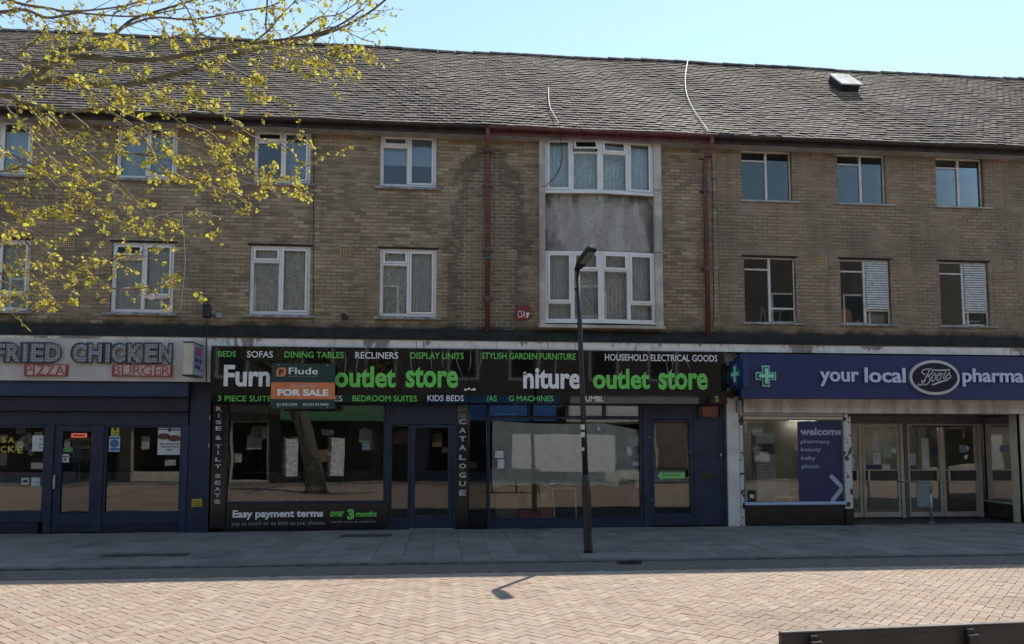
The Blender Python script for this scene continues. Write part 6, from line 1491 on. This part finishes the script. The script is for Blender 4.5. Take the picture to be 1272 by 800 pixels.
DROOP = [   # long thin twigs hanging down to the right
    [(88, 142), (120, 168), (160, 200), (190, 214), (225, 224), (258, 228)], [(20, 120), (50, 150), (80, 185), (110, 212), (150, 238), (165, 262), (212, 288)],
    [(60, 138), (95, 176), (130, 206), (155, 232), (190, 270), (225, 286), (262, 290)], [(0, 118), (22, 150), (60, 190), (100, 228), (125, 262)],
    [(130, 138), (165, 158), (195, 196), (215, 216), (250, 226), (275, 226)], [(100, 104), (135, 128), (180, 150), (220, 172), (262, 188), (300, 206), (330, 226), (345, 240)],
    [(150, 106), (190, 130), (235, 160), (280, 186), (320, 210), (352, 222), (372, 232)], [(200, 98), (240, 120), (285, 148), (315, 170), (350, 176), (372, 170)],
    [(180, 118), (230, 128), (270, 140), (300, 144), (305, 136)], [(245, 84), (280, 96), (320, 112), (352, 124)], [(280, 60), (310, 66), (345, 84), (378, 92), (402, 90)],
    [(260, 70), (300, 92), (330, 106)], [(330, 55), (380, 68), (410, 92), (436, 96)], [(340, 58), (385, 66), (425, 62), (462, 76)], [(370, 50), (405, 70), (440, 66), (452, 74)],
    [(-30, 150), (0, 182), (25, 205), (45, 212)], [(-40, 200), (0, 224), (20, 230), (40, 242), (75, 262), (105, 268), (135, 272)], [(-40, 210), (0, 212), (28, 206), (48, 216), (70, 240), (112, 246)],
    [(-30, 240), (10, 262), (30, 300), (58, 322), (85, 334), (110, 342), (138, 358), (165, 360), (188, 356), (214, 350), (220, 344)], [(-20, 330), (8, 345), (22, 338), (60, 344), (92, 352), (115, 350)], [(110, 342), (130, 332), (148, 318), (165, 318), (180, 312), (198, 308)],
    [(-20, 300), (15, 305), (30, 336), (60, 340), (100, 330), (128, 322)], [(-30, 365), (0, 368), (20, 380), (38, 385), (52, 382)], [(-10, 345), (30, 362), (50, 370), (72, 372), (90, 368)],
    [(0, 250), (35, 262), (62, 270), (95, 268), (130, 268)], [(125, 132), (150, 150), (175, 172), (188, 186), (226, 196)], [(40, 132), (65, 160), (88, 200), (92, 232)],
    [(225, 224), (258, 222), (290, 222), (320, 232), (345, 226)], [(255, 244), (282, 250), (300, 246), (318, 244)], [(258, 228), (282, 240), (305, 244), (338, 236), (368, 238)],
    [(350, 176), (366, 190), (378, 205), (390, 202), (402, 194)], [(15, 190), (45, 206), (75, 232), (105, 250), (140, 262)], [(-20, 90), (10, 100), (40, 130), (55, 150)],
    [(-20, 270), (20, 282), (48, 292), (60, 305)], [(60, 170), (85, 168), (115, 180), (150, 178)], [(100, 150), (140, 160), (190, 170), (235, 176)],
    [(150, 190), (190, 196), (225, 206)], [(190, 270), (215, 262), (245, 262), (258, 262)], [(230, 156), (262, 168), (278, 190)], [(205, 100), (252, 104), (290, 100), (312, 98)],
    [(180, 60), (215, 44), (250, 42), (280, 50)], [(60, 72), (70, 48), (84, 30)], [(100, 62), (122, 48), (138, 52)], [(20, 70), (45, 50), (60, 30)],
]
LEAF = MB(); BUD = MB(); TW = MB()
def leaf_at(p, s, d=None):
    d = Vector((rt.uniform(-1, 1), rt.uniform(-1, 1), rt.uniform(-1, .6))) if d is None else d
    d.normalize(); n_ = Vector((rt.uniform(-1, 1), rt.uniform(-1, 1), rt.uniform(-1, 1))).normalized(); sd_ = d.cross(n_).normalized() * s * rt.uniform(.34, .46); nn = d.cross(sd_).normalized() * s * rt.uniform(.08, .2)
    a = p; b = p + d * s
    LEAF.add([a, p + d * s * .35 + sd_ + nn, p + d * s * .75 + sd_ * .7 + nn, b, p + d * s * .75 - sd_ * .7 + nn, p + d * s * .35 - sd_ + nn, p + d * s * .5], [(0, 6, 1), (1, 6, 2), (2, 6, 3), (3, 6, 4), (4, 6, 5), (5, 6, 0)], rt.random())
def cluster(p, big=False):
    n = rt.choice((1, 2, 2, 3, 3)); 
    for _ in range(n): leaf_at(p + Vector((rt.uniform(-1, 1), rt.uniform(-1, 1), rt.uniform(-1, 1))) * .012, rt.uniform(.016, .034))
    if big or rt.random() < .12:
        for _ in range(rt.choice((1, 2, 3))): leaf_at(p + Vector((rt.uniform(-1, 1), rt.uniform(-1, 1), rt.uniform(-1, .5))) * .025, rt.uniform(.036, .056))
    for _ in range(4):
        d = Vector((rt.uniform(-1, 1), rt.uniform(-1, 1), rt.uniform(-1, 1))).normalized() * rt.uniform(.012, .022); e = d.cross(Vector((rt.random(), rt.random(), 1))).normalized() * .005
        BUD.add([p, p + d * .5 + e, p + d, p + d * .5 - e], [(0, 1, 2, 3)], rt.random())
def subtwig(p, d, L_, r, lvl, leafy):
    n = max(3, int(L_ / .05)); P_ = [p]; dd = d.normalized()
    for i in range(n):
        dd = (dd + Vector((rt.uniform(-1, 1), rt.uniform(-1, 1), rt.uniform(-1, 1))) * .30 + Vector((0, 0, .03))).normalized(); P_.append(P_[-1] + dd * (L_ / n))
        if rt.random() < leafy * .8: cluster(P_[-1])
        if lvl > 0 and rt.random() < .35: subtwig(P_[-1], (dd + Vector((rt.uniform(-1, 1), rt.uniform(-1, 1), rt.uniform(-1, 1))) * .9), L_ * rt.uniform(.3, .6), r * .7, lvl - 1, leafy)
    cluster(P_[-1], rt.random() < .12)
    TW.tube(P_, [r * (1 - .6 * i / n) for i in range(n + 1)], 4, cap=False)
def run(px, d0, d1, r0, r1, every, leafy, lvl=1, sub=(.12, .34), jit=.0):
    n0 = len(px); pts = smooth([campt(u, v, d0 + (d1 - d0) * i / (n0 - 1)) for i, (u, v) in enumerate(px)])
    pts = [p + Vector((rt.uniform(-1, 1), rt.uniform(-1, 1), rt.uniform(-1, 1))) * jit for p in pts]
    acc = 0; nxt = every * rt.random()
    for i in range(1, len(pts)):
        seg = (pts[i] - pts[i - 1]); acc += seg.length; q = project(*pts[i])
        if acc > nxt:
            nxt = acc + every * rt.uniform(.5, 1.5); t = i / len(pts)
            if q is not None and q[0] < -60 and rt.random() < .6: continue
            base_d = seg.normalized() + Vector((rt.uniform(-1, 1), rt.uniform(-.8, .8), rt.uniform(-1.1, .8))) * .9
            subtwig(pts[i], base_d, rt.uniform(*sub), .0035, lvl, leafy)
        if rt.random() < leafy * .30 and r1 < .012: cluster(pts[i])
    return pts, [r0 + (r1 - r0) * i / (len(pts) - 1) for i in range(len(pts))]
fork = Vector(tk[-1])
for k, (px, d0, d1, r0, r1) in enumerate(LIMBS):
    pts, rr_ = run(px, d0, d1, r0, r1, .13 if k in (0, 1, 2) else .09, .42, lvl=1, sub=(.15, .42))
    if px[0][0] < -100 and r0 > .013:
        mid = pts[0] + (fork - pts[0]) * .5 + Vector((0, 0, -.1)); ext = smooth([fork, mid, pts[0]])[:-1]; pts = ext + pts; rr_ = [max(r0 * 1.9 * (1 - .45 * i / len(ext)), r0) for i in range(len(ext))] + rr_
    MB().tube(pts, rr_, 8 if r0 > .02 else 6).build('limb' if r0 > .012 else 'branch', 'bark' if r0 > .016 else 'twig', tree, smooth=True)
for px in DROOP:
    d0 = rt.uniform(5.0, 6.9); d1 = d0 + rt.uniform(-.1, .5)
    off = (rt.uniform(-2, 2), rt.uniform(-2, 2))
    pts, rr_ = run([(u + off[0], v + off[1]) for u, v in px], d0, d1, .0075, .0028, .085, .60, lvl=1, sub=(.08, .26), jit=.004)
    MB().tube(pts, rr_, 5, cap=False).build('branch', 'twig', tree, smooth=True)
    cluster(pts[-1], True)
# the rest of the crown outside the frame, fuller and cheaper
for k in range(16):
    a = rt.uniform(math.pi * .55, math.pi * 1.75); L_ = rt.uniform(1.6, 3.2); p = fork + Vector((0, 0, -.1)); P_ = [p]; d = Vector((math.cos(a), math.sin(a) * .8, rt.uniform(.3, 1.2))).normalized()
    for i in range(7):
        d = (d + Vector((rt.uniform(-1, 1), rt.uniform(-1, 1), rt.uniform(-.5, .7))) * .22).normalized(); P_.append(P_[-1] + d * L_ / 7)
    if any(seen(*q, 40) for q in P_): continue
    MB().tube(P_, [.09 * (1 - .85 * i / 7) for i in range(8)], 6).build('limb', 'bark', tree, smooth=True)
    for q in P_[2:]:
        for _ in range(3): subtwig(q, Vector((rt.uniform(-1, 1), rt.uniform(-1, 1), rt.uniform(-.6, 1))), rt.uniform(.3, .7), .005, 0, .7)
TW.build('twigs', 'twig', tree, kind='stuff'); LEAF.build('leaves', 'leaf', tree, kind='stuff', rnd=True); BUD.build('bud_scales', 'bud', tree, kind='stuff', rnd=True)
# small ball hanging from the branch tip
bp_ = campt(188, 366, 5.6)
hb = thing('hanging_ball', 'small blue and white ball hanging from the lowest branch tip by the lower window', 'ball', tuple(bp_))
MB().ball(tuple(bp_), .034, 14, 10).build('ball', mat('dark_blue_ball', (.02, .03, .10), .35), hb, smooth=True); MB().ball(tuple(bp_ + Vector((.004, -.012, -.014))), .028, 12, 8).build('white_cap', 'paper', hb, smooth=True)
MB().tube([bp_ + Vector((0, 0, .03)), campt(187, 357, 5.6)], .003, 4).build('string', 'cable_b', hb)
# ------------------------------------------------------------------ the row opposite (seen only in reflections)
YO = -18.6
op = thing('opposite_building', 'brick row of dark fronted shops across the street seen mirrored in the glass', 'building', (0, YO, 0))
MB().box(-40, 40, YO - 8, YO - .6, 3.3, 11.0).build('wall', mat('opposite_brick', (.12, .10, .085), .9, (.09, .075, .062), 2), op)
MB().box(-40, 40, YO - 8, YO - 3.0, 0, 3.3).build('shop_interior', 'dark', op)
FB = [mat('opposite_%s_board' % n, c, .5) for n, c in (('green', (.05, .20, .09)), ('blue', (.04, .16, .42)), ('white', (.6, .6, .58)), ('maroon', (.25, .07, .06)), ('black', (.02, .02, .02)))]
xq_ = -40
k = 0
while xq_ < 40:
    MB().box(xq_ - .25, xq_ + .25, YO - 3.0, YO - .3, 0, 3.3).build('shop_pier', 'tileblack' if k % 3 else 'navy', op)
    MB().box(xq_ + .26, xq_ + 6.24, YO - .62, YO - .2, 2.75, 3.85).build('fascia_board', FB[k % 5], op)
    for dx in (1.2, 4.0):
        for z_ in (4.6, 7.6): MB().ring(xq_ + dx, xq_ + dx + 1.4, z_, z_ + 1.5, .09, YO - .63, YO - .57).map(lambda x, y, z: (x, y, z)).build('window', 'pvc', op); MB().box(xq_ + dx + .09, xq_ + dx + 1.31, YO - .62, YO - .595, z_ + .09, z_ + 1.41).build('pane', 'tileblack', op)
    ro = random.Random(k)
    MB().ring(xq_ + .26, xq_ + 4.4, .0, 2.74, .09, YO - .62, YO - .5, wb=.45).build('shop_frame', ('navy2', 'cream', 'tileblack')[k % 3], op); MB().ring(xq_ + 4.5, xq_ + 6.2, .0, 2.74, .09, YO - .62, YO - .5).build('door_frame', ('navy2', 'cream', 'tileblack')[k % 3], op)
    for i in range(9):
        px_ = xq_ + ro.uniform(.5, 5.6); pz_ = ro.uniform(.55, 2.2); pw_ = ro.uniform(.2, .7); ph_ = ro.uniform(.2, .6)
        if px_ > 2.4 and px_ < 8: continue
        MB().box(px_, px_ + pw_, YO - .75 - i * .02, YO - .72 - i * .02, pz_, pz_ + ph_).build('window_poster', ('paper', 'paper_blue', 'card', 'greyalu', 'whiteboard', 'whiteboard')[ro.randrange(6)], op)
    xq_ += 6.5; k += 1
sh_ = MB()
for i in range(22): sh_.box(3.2, 7.9, YO + .02 + (i % 2) * .02, YO + .08, .45 + i * .075, .52 + i * .075)
sh_.build('roller_shutter', 'pvc', op, kind='stuff')
for u0, u1 in ((352, 369), (409, 426)):
    v0 = at(u0, 560, -(YO)); xm_ = at((u0 + u1) / 2, 560, -YO)[0]; MB().box(xm_ - .30, xm_ + .30, YO - .42, YO - .36, .25, 1.95).build('white_panel', 'pvc', op)
MB().quad((-60, -60, road_z + .01), (60, -60, road_z + .01), (60, YO + 1.6, road_z + .01), (-60, YO + 1.6, road_z + .01)).build('far_pavement', 'slab', None, kind='structure')
